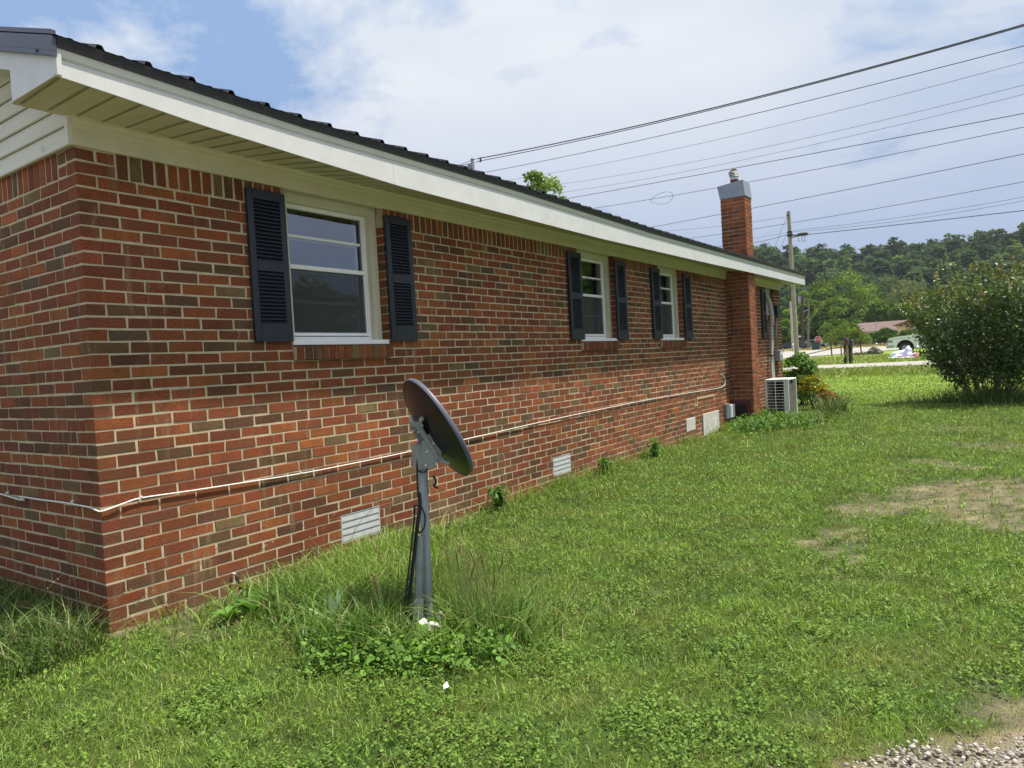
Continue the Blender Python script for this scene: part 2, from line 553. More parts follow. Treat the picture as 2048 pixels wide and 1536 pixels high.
def brick(mb, T, a0, a1, z0, z1, c, dep=.1, jit=.0022):
    """one brick: T maps (along, out, up) to world; bevelled front face and sides"""
    b = .0035; o = random.uniform(-jit, jit * .5)
    j = lambda: random.uniform(-.0028, .0028)
    k0 = [(a0 + j(), o - b, z0 + j()), (a1 + j(), o - b, z0 + j()), (a1 + j(), o - b, z1 + j()), (a0 + j(), o - b, z1 + j())]
    cn = ((1, 1), (-1, 1), (-1, -1), (1, -1))
    K1 = [mb.vert(T((q[0] + s[0] * b, o, q[2] + s[1] * b))) for q, s in zip(k0, cn)]
    K0 = [mb.vert(T(q)) for q in k0]
    KB = [mb.vert(T((q[0], -dep, q[2]))) for q in k0]
    mb.face(K1, 0, c)
    for i in range(4):
        n = (i + 1) % 4
        mb.face([K0[i], K0[n], K1[n], K1[i]], 0, c)
        mb.face([KB[i], KB[n], K0[n], K0[i]], 0, c)


TL = lambda q: (q[1], q[0], q[2])              # long wall, faces +X
TG = lambda q: (-q[0], -q[1], q[2])            # gable wall, along -X, faces -Y

wall = MB()
r0, r1 = -3, 36                                # courses (row r has its bottom at Z0 + r*CH)
for r in range(r0, r1 + 1):
    z0 = Z0 + r * CH + MJ / 2; z1 = z0 + BH
    if r > 34: break
    y = 0.0
    if r % 2 == 0: y = .1 + MJ
    first = True
    while y < YEND - .02:
        L = BL - MJ
        y1 = min(y + L + random.uniform(-.003, .003), YEND)
        for q in sub_rects((y, y1, z0, z1), HOLES):
            brick(wall, TL, *q, bcol())
        y = y1 + MJ
    # gable wall: odd rows start behind the long wall's header
    x = 0.0 if r % 2 == 0 else .1 + MJ
    if r % 2 == 0:
        pass
    while x < 5.2:
        x1 = x + BL - MJ + random.uniform(-.003, .003)
        brick(wall, TG, x, x1, z0, z1, bcol())
        x = x1 + MJ
# corner blocks beside the soldier course
zsb = Z0 + 35 * CH
for T_ in (TL, TG):
    for i, zb in enumerate((zsb, zsb + CH)):
        cuts = ([(0, .205), ] if (i == 0) == (T_ is TL) else [(.0 if T_ is TL else .112, .1)]) if False else None
        if T_ is TL:
            spans = [(0, .205)] if i == 0 else [(0, .1), (.1115, .205)]
        else:
            spans = [(.1115, .205)] if i == 0 else [(.1115, .205)]
        for a, b in spans:
            brick(wall, T_, a, b, zb + MJ / 2, zb + MJ / 2 + BH, bcol())
# soldier course
SW = .074
y = .216
while y < YEND - .03:
    for q in sub_rects((y, y + SW - .011, zsb + MJ / 2, zsb + .2), HOLES):
        brick(wall, TL, *q, bcol())
    y += SW
x = .216
while x < 5.2:
    brick(wall, TG, x, x + SW - .011, zsb + MJ / 2, zsb + .2, bcol())
    x += SW
# mortar body behind the brick faces
for a0, a1, z0, z1 in sub_rects((0.0035, YEND - .006, -.3, 2.7), HOLES):
    wall.quad((-.0035, a0, z0), (-.0035, a1, z0), (-.0035, a1, z1), (-.0035, a0, z1), 1)
wall.quad((-.0035, .0035, -.3), (-5.2, .0035, -.3), (-5.2, .0035, 2.7), (-.0035, .0035, 2.7), 1)
for a, b, z0, z1 in HOLES:                      # mortar inside the reveals
    wall.quad((-.006, b + .006, z0), (-.11, b + .006, z0), (-.11, b + .006, z1), (-.006, b + .006, z1), 1)
    wall.quad((-.006, a - .006, z0), (-.11, a - .006, z0), (-.11, a - .006, z1), (-.006, a - .006, z1), 1)
# far gable, back wall
wall.quad((-.006, YEND - .006, -.3), (-8, YEND - .006, -.3), (-8, YEND - .006, 2.7), (-.006, YEND - .006, 2.7), 1)
wall.quad((-8, .01, -.3), (-8, YEND, -.3), (-8, YEND, 2.7), (-8, .01, 2.7), 1)
wall.quad((-5.2, .0066, -.3), (-8, .0066, -.3), (-8, .0066, 2.7), (-5.2, .0066, 2.7), 1)
wall.build('wall', [M['brick'], M['mortar']], H)

# ------------------------------------------------------------------ windows
def sillbricks(parent, a, b, zt, h=.105):
    mb = MB()
    n = int(round((b - a) / .0735)); w = (b - a) / n
    Tn = lambda q: (q[1], q[0], q[2])
    for i in range(n):
        y0 = a + i * w + .005; y1 = a + (i + 1) * w - .005
        c = bcol(.95)
        j = random.uniform(-.003, .003)
        prof = [(-.13, zt + .012), (.038 + j, zt - .012), (.034 + j, zt - h), (-.13, zt - h)]
        mb.prism([(p[0], p[1]) for p in prof], 1, y0, y1, 0, c)
    # mortar between
    prof = [(-.13, zt + .004), (.030, zt - .016), (.027, zt - h + .002), (-.13, zt - h + .002)]
    mb.prism(prof, 1, a + .002, b - .002, 1)
    mb.build('brick_sill', [M['brick'], M['mortar']], parent)


def window(a, b, zb, zt, label=None, curtain=False, plum=False):
    w = empty('window', parent=H)
    if label: w['label'] = label
    tw = .078
    # cream brick mould round the opening
    f = MB()
    f.box((-.150, b - tw, zb), (-.072, b - .003, zt))
    f.box((-.150, a + .003, zb), (-.072, a + tw, zt))
    f.box((-.150, a + tw, zt - .09), (-.070, b - tw, zt - .001))
    f.build('trim', M['cream'], w)
    # white sill board
    s = MB()
    s.box((-.15, a + .002, zb - .002), (.006, b - .005, zb + .034), bev=.004)
    s.build('sill', M['white'], w)
    y0, y1 = a + tw, b - tw
    z0, z1 = zb + .034, zt - .09
    zm = z0 + (z1 - z0) * .545
    fr_ = MB()
    t = .022
    X0, X1 = -.150, -.118
    fr_.box((X0, y0, z0), (X1, y0 + t, z1)); fr_.box((X0, y1 - t, z0), (X1, y1, z1))
    fr_.box((X0, y0 + t, z1 - .030), (X1, y1 - t, z1)); fr_.box((X0, y0 + t, z0), (X1, y1 - t, z0 + .030))
    fr_.box((X0, y0 + t, z0 + .036), (X1 + .004, y1 - t, z0 + .060), bev=.003)
    fr_.box((X0, y0 + t, zm - .016), (X1 + .006, y1 - t, zm + .016), bev=.003)
    fr_.box((X0 + .004, y0 + t + .002, z0 + .058), (X1 - .006, y0 + t + .018, z1 - .03))
    fr_.box((X0 + .004, y1 - t - .018, z0 + .058), (X1 - .006, y1 - t - .002, z1 - .03))
    fr_.build('frame', M['white'], w)
    # inner timber sashes with one bar each
    sa = MB()
    for (q0, q1) in ((z0 + .045, zm), (zm, z1 - .02)):
        sa.box((-.215, y0 + .012, q0), (-.185, y0 + .060, q1)); sa.box((-.215, y1 - .060, q0), (-.185, y1 - .012, q1))
        sa.box((-.188, y0 + .020, (q0 + q1) / 2 - .012), (-.162, y1 - .050, (q0 + q1) / 2 + .012))
    sa.box((-.216, y0 + .06, zm - .02), (-.184, y1 - .06, zm + .02)); sa.box((-.216, y0 + .06, z0 + .03), (-.184, y1 - .06, z0 + .075))
    sa.build('sash', M['white'], w)
    mt_ = MB(); mt_.box((-.1345, y0 + t, (zm + z1) / 2 - .011), (-.128, y1 - t - .03, (zm + z1) / 2 + .009)); mt_.build('glazing_bar', M['white'], w, attr=False)
    g = MB()
    g.quad((-.136, y0 + t, zm + .01), (-.136, y1 - t, zm + .01), (-.136, y1 - t, z1 - .03), (-.136, y0 + t, z1 - .03))
    g.quad((-.142, y0 + t, z0 + .05), (-.142, y1 - t, z0 + .05), (-.142, y1 - t, zm - .01), (-.142, y0 + t, zm - .01))
    g.build('pane', M['glass'], w, attr=False)
    sc = MB()
    sc.quad((-.128, y0 + t, z0 + .055), (-.128, y1 - t, z0 + .055), (-.128, y1 - t, zm - .014), (-.128, y0 + t, zm - .014))
    if not plum: sc.build('insect_screen', M['screen'], w, attr=False)
    # room behind
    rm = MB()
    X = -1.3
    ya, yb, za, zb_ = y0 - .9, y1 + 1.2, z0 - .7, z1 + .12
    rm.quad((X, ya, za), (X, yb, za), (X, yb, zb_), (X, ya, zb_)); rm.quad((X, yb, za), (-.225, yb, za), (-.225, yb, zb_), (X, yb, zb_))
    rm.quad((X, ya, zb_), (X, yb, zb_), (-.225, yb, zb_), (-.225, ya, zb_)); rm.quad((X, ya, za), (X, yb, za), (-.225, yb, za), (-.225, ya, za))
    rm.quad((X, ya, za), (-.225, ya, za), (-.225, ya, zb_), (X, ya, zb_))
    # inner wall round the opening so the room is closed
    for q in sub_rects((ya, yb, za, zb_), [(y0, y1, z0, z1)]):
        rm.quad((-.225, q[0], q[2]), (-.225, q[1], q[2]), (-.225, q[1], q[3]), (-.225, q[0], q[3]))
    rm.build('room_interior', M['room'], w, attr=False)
    if curtain:
        cu = MB(); n = 46
        c0, c1 = (y0 + .03, y1 - .03)
        zz1 = zm - .01 if curtain == 1 else zm + .3
        P = [(-.26 + .012 * math.sin(k * 1.15) + .006 * math.sin(k * 2.9), c0 + (c1 - c0) * k / n) for k in range(n + 1)]
        for p_, q_ in zip(P, P[1:]):
            cu.quad((p_[0], p_[1], z0 + .04), (q_[0], q_[1], z0 + .04), (q_[0], q_[1], zz1), (p_[0], p_[1], zz1))
        cu.build('curtain', M['curtain'], w, smooth=True, attr=False)
    if plum:
        pb = MB(); pb.box((-.146, y0 + .02, z0 + .03), (-.143, y1 - .02, z1 - .02)); pb.build('board', M['plum'], w, attr=False)
    sillbricks(w, a, b, zb)
    return w


window(*WINS[0], 1.556, 2.66, 'nearest window, wide glass showing sky above a grey insect screen')
window(*WINS[1], 1.556, 2.66, 'middle window with pale curtain in its lower half', curtain=1)
window(*WINS[2], 1.556, 2.66, 'third window, close to the brick chimney')
window(SMALLWIN[0], SMALLWIN[1], 2.065, 2.66, 'small plum-coloured window beyond the chimney', plum=True)

# ------------------------------------------------------------------ shutters
def shutter_meshes():
    f = MB(); wd, h, t = .298, 1.005, .030
    f.box((0, 0, 0), (t, .046, h), bev=.004); f.box((0, wd - .046, 0), (t, wd, h), bev=.004)
    f.box((0, .046, h - .062), (t - .001, wd - .046, h)); f.box((0, .046, .470), (t - .001, wd - .046, .535)); f.box((0, .046, 0), (t - .001, wd - .046, .118))
    f.box((0, .046, .118), (.006, wd - .046, .47)); f.box((0, .046, .535), (.006, wd - .046, h - .062))
    for yy in (.022, wd - .022):
        for zz_ in (.16, .50, .86):
            f.box((t, yy - .005, zz_ - .005), (t + .002, yy + .005, zz_ + .005))
    l = MB()
    for (q0, q1) in ((.118, .47), (.535, h - .062)):
        n = 14 if q0 < .3 else 16
        st = (q1 - q0) / n
        for k in range(n):
            zc = q0 + st * (k + .5)
            prof = [(.006, zc + st * .50), (.009, zc + st * .56), (.0285, zc - st * .18), (.0285, zc - st * .38), (.024, zc - st * .38), (.006, zc + .1 * st)]
            l.prism(prof, 1, .046, wd - .046)
    return f, l


fm, lm = shutter_meshes()
SHY = [1.020, 2.281, 5.165, 6.352, 7.495, 8.712, 13.06]
sh0 = fm.build('shutter', M['shutter'], H, loc=(.006, SHY[0], 1.578), attr=False)
lv0 = lm.build('louvres', M['shutter'], sh0, attr=False)
for y in SHY[1:]:
    c = sh0.copy(); COL.objects.link(c); c.parent = H; c.location = (.006 + random.uniform(0, .004), y, 1.574 + random.uniform(-.002, .002)); c.rotation_euler = (random.uniform(-.006, .006), 0, 0)
    d = lv0.copy(); COL.objects.link(d); d.parent = c

# ------------------------------------------------------------------ eave: frieze, soffit, fascia, roof
def eave_b(y):   # underside of the fascia (the board waves a little along the eave)
    return float(np.interp(y, [-.3, .04, .43, 1.1, 2, 3.2, 5.1, 6.5, 8.2, 11, 15], [2.789, 2.768, 2.737, 2.706, 2.672, 2.662, 2.648, 2.656, 2.668, 2.695, 2.722]))
def eave_t(y):
    return float(np.interp(y, [-.3, 1.1, 3.2, 6.5, 9, 15], [2.916, 2.885, 2.89, 2.865, 2.88, 2.912]))
XE = .48
YA, YB = -.272, 14.95
YS = [YA + (YB - YA) * k / 120 for k in range(121)]
fr = MB()
# frieze: flat board with a small moulding at the top
for prof in ([(-.02, 2.632), (.020, 2.632), (.020, 2.722), (.028, 2.730), (.030, 2.752), (.040, 2.764), (.040, 2.786), (-.02, 2.786)],):
    fr.prism(prof, 1, -.012, 10.84); fr.prism(prof, 1, 11.24, YEND + .004)
fr.box((.0195, 3.28, 2.633), (.0215, 3.284, 2.735)); fr.box((.0195, 6.93, 2.633), (.0215, 6.934, 2.735))
fr.build('frieze', M['cream'], H, attr=False)
so_ = MB()
for a, b in zip(YS, YS[1:]):
    so_.quad((-.02, a, 2.784), (-.02, b, 2.784), (XE - .012, b, eave_b(b) + .012), (XE - .012, a, eave_b(a) + .012))
# vee grooves between the panels, and the perforated strip near the corner
y = YA + .02; k = 0
while y < YB:
    zg_ = 2.784 + (eave_b(y) + .012 - 2.784) * .04 / (XE + .008) - .0035; so_.quad((.02, y, zg_), (.02, y + .014, zg_), (XE - .014, y + .014, eave_b(y) + .0085), (XE - .014, y, eave_b(y) + .0085), 1)
    y += .127; k += 1
so_.build('soffit', [M['soffit'], mat('soffit_groove', (.27, .24, .15), .6)], H, attr=False)
fa = MB()
for a, b in zip(YS, YS[1:]):
    pa, pb = [], []
    for (y_, L) in ((a, pa), (b, pb)):
        zb_, zt_ = eave_b(y_), eave_t(y_)
        zm_ = zt_ - .045
        L += [(XE - .012, zb_ + .012), (XE - .012, zb_), (XE, zb_), (XE, zm_ - .012), (XE - .006, zm_), (XE + .004, zm_ + .008), (XE + .014, zt_ - .004), (XE + .014, zt_), (XE - .03, zt_)]
    A = [fa.vert((p[0], a, p[1])) for p in pa]; B = [fa.vert((p[0], b, p[1])) for p in pb]
    for i in range(len(A) - 1):
        fa.face([A[i], B[i], B[i + 1], A[i + 1]])
    if a == YS[0]: fa.face(A)
    if b == YS[-1]: fa.face(B)
for y in (1.93, 4.95, 8.0, 11.05, 13.2):
    zb_, zt_ = eave_b(y), eave_t(y)
    fa.box((XE - .002, y, zb_), (XE + .0015, y + .003, zt_ - .05))
fa.build('fascia', M['fascia'], H, attr=False)

# metal roof: ribbed sheets on both slopes with drip edge and ridge
SL = .332
ro = MB()
XR = -4.0
def rz(x, y=0.0):
    return 2.952 + (XE + .035 - x) * SL
def sag(y): return eave_t(y) - 2.905
PR = []
y = YA - .012
while y < YB + .012:
    for dy_, dz in ((0, 0), (.052, 0), (.060, .004), (.075, .004), (.083, 0), (.118, 0), (.126, .004), (.141, .004), (.149, 0), (.176, 0), (.188, .021), (.209, .021), (.221, 0)):
        PR.append((y + dy_, dz))
    y += .2355
PR = [p for p in PR if p[0] < YB + .012]
NX = [XE + .035, -1.0, -2.5, XR]
rows = [[ro.vert((x, p[0], rz(x) + p[1] + sag(p[0]) * max(0, 1 - (XE - x) / 3))) for p in PR] for x in NX]
for A, B in zip(rows, rows[1:]):
    for i in range(len(A) - 1): ro.face([A[i], A[i + 1], B[i + 1], B[i]])
back = [[ro.vert((2 * XR - x, p[0], rz(x) + p[1])) for p in (PR[0], PR[-1])] for x in NX]
for A, B in zip(back, back[1:]): ro.face([A[0], A[1], B[1], B[0]])
# closed rib ends (a dark under-sheet 2 cm down) and the drip edge
for a, b in zip(YS, YS[1:]):
    ta, tb = eave_t(a), eave_t(b)
    ro.quad((XE + .021, a, ta - .004), (XE + .021, b, tb - .004), (XE + .030, b, 2.951 + sag(b)), (XE + .030, a, 2.951 + sag(a)))
    ro.quad((XE - .06, a, ta + .001), (XE - .06, b, tb + .001), (XE + .021, b, tb - .004), (XE + .021, a, ta - .004))
ro.box((XR - .12, YA - .01, rz(XR) + .005), (XR + .12, YB + .01, rz(XR) + .03))
rf = ro.build('roof', M['roof'], H, attr=False)
# dark rake trim on both gable edges
for ye, sg in ((YA, -1), (YB, 1)):
    tr_ = MB()
    x0, x1 = XE + .02, XR
    ya, yb = sorted((ye, ye + sg * .022))
    prof = lambda dz0, dz1: [(x0, rz(x0) - .028 + dz0), (x1, rz(x1) - .028 + dz0), (x1, rz(x1) - .028 + dz1), (x0, rz(x0) - .028 + dz1)]
    tr_.prism(prof(-.050 + .012, .058), 1, ya, yb)
    tr_.prism(prof(-.062, -.040), 1, ya - (.004 if sg < 0 else 0), yb + (.004 if sg > 0 else 0))
    tr_.prism(prof(.030, .036), 1, ya - .07 * (sg > 0), yb + .07 * (sg < 0))
    for xs in (.36, -.06, -.5, -.95): tr_.box((xs - .006, ya - .010, rz(xs) - .082), (xs + .006, ya, rz(xs) - .070))
    tr_.build('rake_trim', M['roofgrey'], rf, attr=False)
# rake board, boxed eave return, gable siding
rk = MB()
zr = lambda x: 2.947 - SL * x * .985
rk.prism([(XE - .002, 2.789), (-.002, zr(0)), (-4.0, zr(-4)), (-4.0, zr(-4) + .11), (XE + .0, 2.899)], 1, YA + .002, YA + .022)
rk.prism([(XE - .004, 2.7885), (.001, 2.787), (.001, zr(0) + .002)], 1, YA - .004, YA + .0015)
rk.box((XE - .004, YA - .002, 2.79), (XE + .013, YA + .02, 2.905))
rk.build('rake_board', M['fascia'], H, attr=False)
rs = MB()
rs.quad((.0, YA + .02, zr(0) + .004), (-4, YA + .02, zr(-4) + .004), (-4, .0, zr(-4) + .004), (0, 0, zr(0) + .004))
rs.quad((XE - .01, YA + .02, 2.795), (0, YA + .02, 2.795), (0, -.012, 2.785), (XE - .01, -.012, 2.785))
rs.build('rake_soffit', M['soffit'], H, attr=False)
sd_ = MB()
z = 2.642; k = 0
while z < 4.4:
    xs = -max(0, (z - 2.947) / (SL * .985))
    zt_ = z + .1025
    sd_.prism([(-.028, z), (-.018, z - .004), (-.012, zt_ - .004), (.0, zt_)], 0, xs - .02 if xs < 0 else -.014, -7.5)
    z += .1025; k += 1
sd_.prism([(-.036, 2.630), (-.030, 2.626), (.0, 2.634), (0, 2.642), (-.036, 2.642)], 0, 0.018, -7.5)
sd_.box((-.016, -.034, 2.634), (.016, -.012, 2.80))
for xs, z_ in ((-.30, 2.66), (-.9, 2.79)): sd_.box((xs, -.032, z_), (xs + .004, -.027, z_ + .03))
sd_.build('siding', M['siding'], H, attr=False)

# ------------------------------------------------------------------ chimney
ch = MB()
CX, CY0, CY1, CT = .412, 10.84, 11.235, 4.06
CPAL = [((.27, .085, .034), 5), ((.31, .10, .036), 4), ((.23, .070, .031), 3), ((.16, .055, .03), 1)]
def ccol():
    c = random.choices([a for a, b in CPAL], [b for a, b in CPAL])[0]; j = random.uniform(.85, 1.15)
    return (c[0] * j, c[1] * j, c[2] * j)
CM = .0115
TN = lambda q: (q[0], CY0 - q[1], q[2])                 # near face (-Y)
TR_ = lambda q: (CX + q[1], CY0 + q[0], q[2])            # face +X
TB = lambda q: (q[0], CY1 + q[1], q[2])
hole_z = (.12, .47)
r = 0
z = -.20
while z < CT - .02:
    z0, z1 = z + CM / 2, min(z + CH - CM / 2, CT)
    ev = r % 2 == 0
    lo_x = 0.0 if z < 2.78 else -.02
    if ev:
        sp = [(lo_x, .19), (.199, CX)]; sr = [(.105, .25), (.259, CY1 - CY0)]
    else:
        sp = [(lo_x, .09), (.099, .30), (.309, CX - .101)]; sr = [(0, .205), (.214, CY1 - CY0)]
    for a, b in sp:
        brick(ch, TN, a, b, z0, z1, ccol()); brick(ch, TB, a, b, z0, z1, ccol())
    for a, b in sr: brick(ch, TR_, a, b, z0, z1, ccol())
    z += CH; r += 1
ch.box((-.018, CY0 + .008, -.3), (CX - .008, CY1 - .008, CT - .005), 1)
cho = ch.build('chimney', [M['brick'], mat('chimney_mortar', (.46, .35, .24), .95, noise=(20, .3))], H)
cp = MB()
cp.prism([(-.022, 4.055), (CX + .006, 4.055), (CX + .012, 4.06), (CX - .02, 4.335), (-.065, 4.29)], 1, CY0 - .012, CY1 + .012)
cp.build('metal_cap', mat('zinc_cap', (.30, .335, .37), .42, metal=.5, noise=(5, .15, 6)), cho, attr=False)
fl = MB()
cc = (.19, CY0 + .19)
fl.tube([(cc[0], cc[1], 4.30), (cc[0], cc[1], 4.40)], .072, 20, 1)
fl.tube([(cc[0], cc[1], 4.40), (cc[0], cc[1], 4.445)], .076, 20, 0)
for i in range(4):
    zb_ = 4.447 + i * .026
    fl.tube([(cc[0] - .006 * i, cc[1], zb_), (cc[0] - .006 * i, cc[1], zb_ + .009)], .066, 20, 2)
    fl.tube([(cc[0] - .006 * i, cc[1], zb_ + .009), (cc[0] - .006 * i, cc[1], zb_ + .024)], [.084, .078], 20, 0)
fl.tube([(cc[0] - .02, cc[1], 4.548), (cc[0] - .03, cc[1], 4.575), (cc[0] - .034, cc[1], 4.588)], [.078, .06, .025], 20, 2)
fl.build('flue_pipe', [mat('flue_metal', (.55, .54, .49), .5, metal=.3, noise=(20, .3)), M['maroon'], M['dark']], cho, attr=False)
fs = MB()
fs.prism([(-.03, 2.985), (CX + .012, 2.93), (CX + .012, 3.03), (-.03, 3.13)], 1, CY0 - .014, CY1 + .014)
fs.build('flashing', M['maroon'], cho, attr=False)
# maroon painted foot with a dark clean-out opening
ft = MB()
ft.box((.004, CY0 - .012, -.1), (.36, CY0 - .004, .46), 0)
ft.box((.09, CY0 - .016, -.1), (.285, CY0 - .0125, .385), 1)
for zz_ in (.22, .29, .36): ft.box((.11, CY0 - .020, zz_), (.27, CY0 - .0165, zz_ + .004), 0)
ft.build('clean_out', [M['maroon'], M['dark']], cho, attr=False)
dn = MB()
dn.tube([(.10, CY0 - .03, 2.34), (.102, CY0 - .03, 2.1), (.098, CY0 - .03, 1.6)], .008, 6); dn.build('hanging_wire', M['black'], cho, attr=False)

# ------------------------------------------------------------------ things fixed on the wall
M['ventw'] = mat('vent_paint', (.44, .45, .46), .5, noise=(18, .12))
def vent(a, b, z0, z1):
    v = MB()
    v.box((-.05, a, z0), (-.002, a + .010, z1), 0); v.box((-.05, b - .010, z0), (-.002, b, z1), 0)
    v.box((-.05, a + .010, z1 - .008), (-.002, b - .010, z1), 0); v.box((-.05, a + .010, z0), (-.002, b - .010, z0 + .008), 0)
    n = 4; h = (z1 - z0 - .016) / n
    for k in range(n):
        zb_ = z0 + .008 + k * h
        v.prism([(-.0075, zb_ + h * .93), (-.0055, zb_ + h * .97), (-.001, zb_ + .009), (-.001, zb_ + .002), (-.005, zb_ + .002)], 1, a + .010, b - .010, 0)
    v.quad((-.055, a, z0), (-.055, b, z0), (-.055, b, z1), (-.055, a, z1), 1)
    m_ = (a + b) / 2
    return v.build('foundation_vent', [M['ventw'], M['dark']], H, attr=False)
for v_ in VENTS: vent(*v_)
pp = MB(); pp.box((-.004, 8.62, .137), (.006, 9.01, .335), bev=.003); pp.build('patched_vent', M['wornwhite'], H, attr=False)
pp = MB(); pp.box((.0, 9.33, -.08), (.022, 10.11, .345), bev=.004); pp.build('crawl_space_door', M['wornwhite'], H, attr=False)
pp = MB()
pp.box((-.004, 9.12, .60), (.007, 9.96, .632)); pp.box((-.004, 9.12, .50), (.007, 9.15, .60)); pp.box((-.004, 9.93, .52), (.007, 9.96, .60)); pp.box((-.004, 9.0, .50), (.006, 9.12, .52))
pp.build('mortar_patch', M['mortar'], H, attr=False)
pp = MB(); pp.box((.0, 10.44, .155), (.055, 10.60, .425), 0, bev=.006); pp.box((.0, 10.605, .165), (.085, 10.80, .40), 1, bev=.006)
pp.box((.02, 10.68, -.05), (.04, 10.70, .165), 0)
pp.build('junction_box', [M['galv'], M['white']], H, attr=False)
# white cable clipped along the wall and round the corner
cb_ = MB()
pts = [(-5.0, -.016, 1.0)]
for (u_, v_) in ((0, 987.5), (40, 993), (80, 999), (120, 1004), (150, 1009), (180, 1015)):
    q_ = at(u_, v_, -.014); pts.append((q_[0], -.014, q_[2]))
pts += [(-.02, -.014, .678), (.010, -.006, .672), (.016, .03, .676), (.014, .12, .692)]
for y, z in ((.215, .703), (.45, .693), (.8, .680), (1.32, .664), (1.8, .663), (2.4, .668), (3.2, .682), (4.4, .708), (5.8, .728), (7.2, .738), (8.4, .734), (9.6, .724), (10.2, .722), (10.45, .74), (10.55, .80), (10.52, .88), (10.42, .93), (10.34, .95)):
    pts.append((.013, y, z))
# smooth it
def smooth_path(P, n=5):
    out = []
    V = [Vector(p) for p in P]
    for i in range(len(V) - 1):
        p0 = V[max(i - 1, 0)]; p1 = V[i]; p2 = V[i + 1]; p3 = V[min(i + 2, len(V) - 1)]
        for k in range(n):
            t = k / n
            out.append(.5 * ((2 * p1) + (-p0 + p2) * t + (2 * p0 - 5 * p1 + 4 * p2 - p3) * t * t + (-p0 + 3 * p1 - 3 * p2 + p3) * t ** 3))
    out.append(V[-1]); return out
cb_.tube(smooth_path(pts), .0048, 6)
for y, z in ((.215, .703), (1.32, .664), (2.4, .668), (4.4, .708), (7.2, .738), (9.6, .724)):
    cb_.box((.006, y - .004, z + .002), (.020, y + .004, z + .012))
for x, z in [(at(u_, v_, -.014)[0], at(u_, v_, -.014)[2]) for u_, v_ in ((15, 987), (145, 1005))]: cb_.box((x - .006, -.022, z - .002), (x + .006, -.006, z + .012))
cb_.build('white_cable', M['cable'], H, smooth=True, attr=False)
# insulated pipes from the window down to the air conditioner, conduit and disconnect box
ip = MB()
ip.tube(smooth_path([(.03, 13.36, 2.47), (.06, 13.44, 2.38), (.085, 13.50, 2.2), (.09, 13.53, 2.0), (.085, 13.52, 1.85)]), [.012] + [.030] * 3 + [.05] * 12 + [.045] * 5, 10, 0)
ip.tube(smooth_path([(.085, 13.50, 1.87), (.08, 13.47, 1.5), (.075, 13.44, 1.2), (.08, 13.40, .95), (.12, 13.3, .5)]), .024, 8, 0)
ip.tube(smooth_path([(.085, 13.56, 1.87), (.085, 13.56, 1.5), (.07, 13.52, 1.2), (.08, 13.52, .95), (.12, 13.42, .5)]), .022, 8, 0)
ip.tube([(.078, 13.43, 1.19), (.078, 13.43, 1.22)], .045, 10, 1)
ip.build('insulated_pipe', [mat('pipe_insulation', (.44, .43, .39), .8, noise=(14, .2)), M['black']], H, smooth=True, attr=False)
cdt = MB(); cdt.tube(smooth_path([(.03, 14.17, 2.03), (.03, 14.12, 1.8), (.03, 14.06, 1.6), (.03, 14.10, 1.45), (.03, 14.16, 1.30)]), .014, 8)
cdt.build('conduit', M['galv'], H, smooth=True, attr=False)
db = MB(); db.box((0, 14.06, 2.02), (.08, 14.30, 2.28), 0, bev=.008); db.build('black_box', M['black'], H, attr=False)
db = MB(); db.box((0, 14.0, 1.07), (.11, 14.25, 1.31), 0, bev=.008); db.box((.0, 14.25, 1.08), (.108, 14.27, 1.30), 1); db.tube([(.10, 14.12, 1.22), (.118, 14.12, 1.22)], .035, 14, 1); db.box((.02, 14.11, .8), (.035, 14.125, 1.07), 2)
db.build('disconnect_box', [M['polegrey'], M['white'], M['black']], H, attr=False)
# service mast and its clamp above the roof
ms = MB()
mp_ = at(945, 330, 6.0)
mt = at(944.5, 319, 6.0); mbp = at(945, 352, 6.0)
ms.tube([mbp, mt], .022, 10, 0); ms.tube([mt, at(944.5, 317.5, 6.0)], .026, 10, 0)
q = at(943, 333, 6.0); ms.box((q[0] - .05, q[1] - .03, q[2] - .035), (q[0] + .03, q[1] + .03, q[2] + .03), 0)
base_z = rz(mbp[0])
ms.tube([(mbp[0], mbp[1], min(base_z, mbp[2]) - .1), (mbp[0], mbp[1], mbp[2])], .022, 10, 0)
ms.build('service_mast', M['galv'], H, attr=False)
# ================================================================== GROUND
# bare and worn patches in the lawn: (picture column, row, half-width along X, half-length along Y, strength)
DIRT = [(1900, 985, .42, .62, 1), (1960, 1000, .45, .7, 1), (1800, 1010, .30, .28, .9), (1730, 1022, .22, .20, .8), (2040, 990, .5, .8, 1), (1690, 1062, .10, .22, .9),
        (1680, 1092, .10, .12, 1), (1612, 1082, .11, .12, 1), (1700, 1116, .08, .05, .9), (1640, 1100, .07, .06, .7), (1748, 988, .16, .06, .9), (1780, 937, .16, .10, .8),
        (1870, 922, .28, .14, .8), (1930, 932, .26, .12, .8), (1962, 1040, .3, .16, 1), (2000, 1050, .3, .12, .9), (1335, 1188, .13, .07, .35), (1676, 923, .06, .05, .9), (1548, 909, .05, .05, .9),
        (1900, 856, .35, .3, .5), (1990, 890, .5, .4, .5), (2030, 1450, .10, .10, 1), (1990, 1500, .16, .10, 1), (2090, 1470, .2, .2, 1), (1960, 1530, .3, .1, 1), (1800, 1530, .22, .07, .9), (350, 1270, .16, .10, .7), (400, 1250, .2, .1, .6),
        (640, 1150, .12, .06, .3), (2300, 1470, .5, .3, 1), (2200, 1000, .8, .8, .7)]
DW = []
for u, v, rx, ry, s in DIRT:
    p_ = at0(u, v); DW.append((p_[0], p_[1], rx * 1.2, ry * 1.2, s))


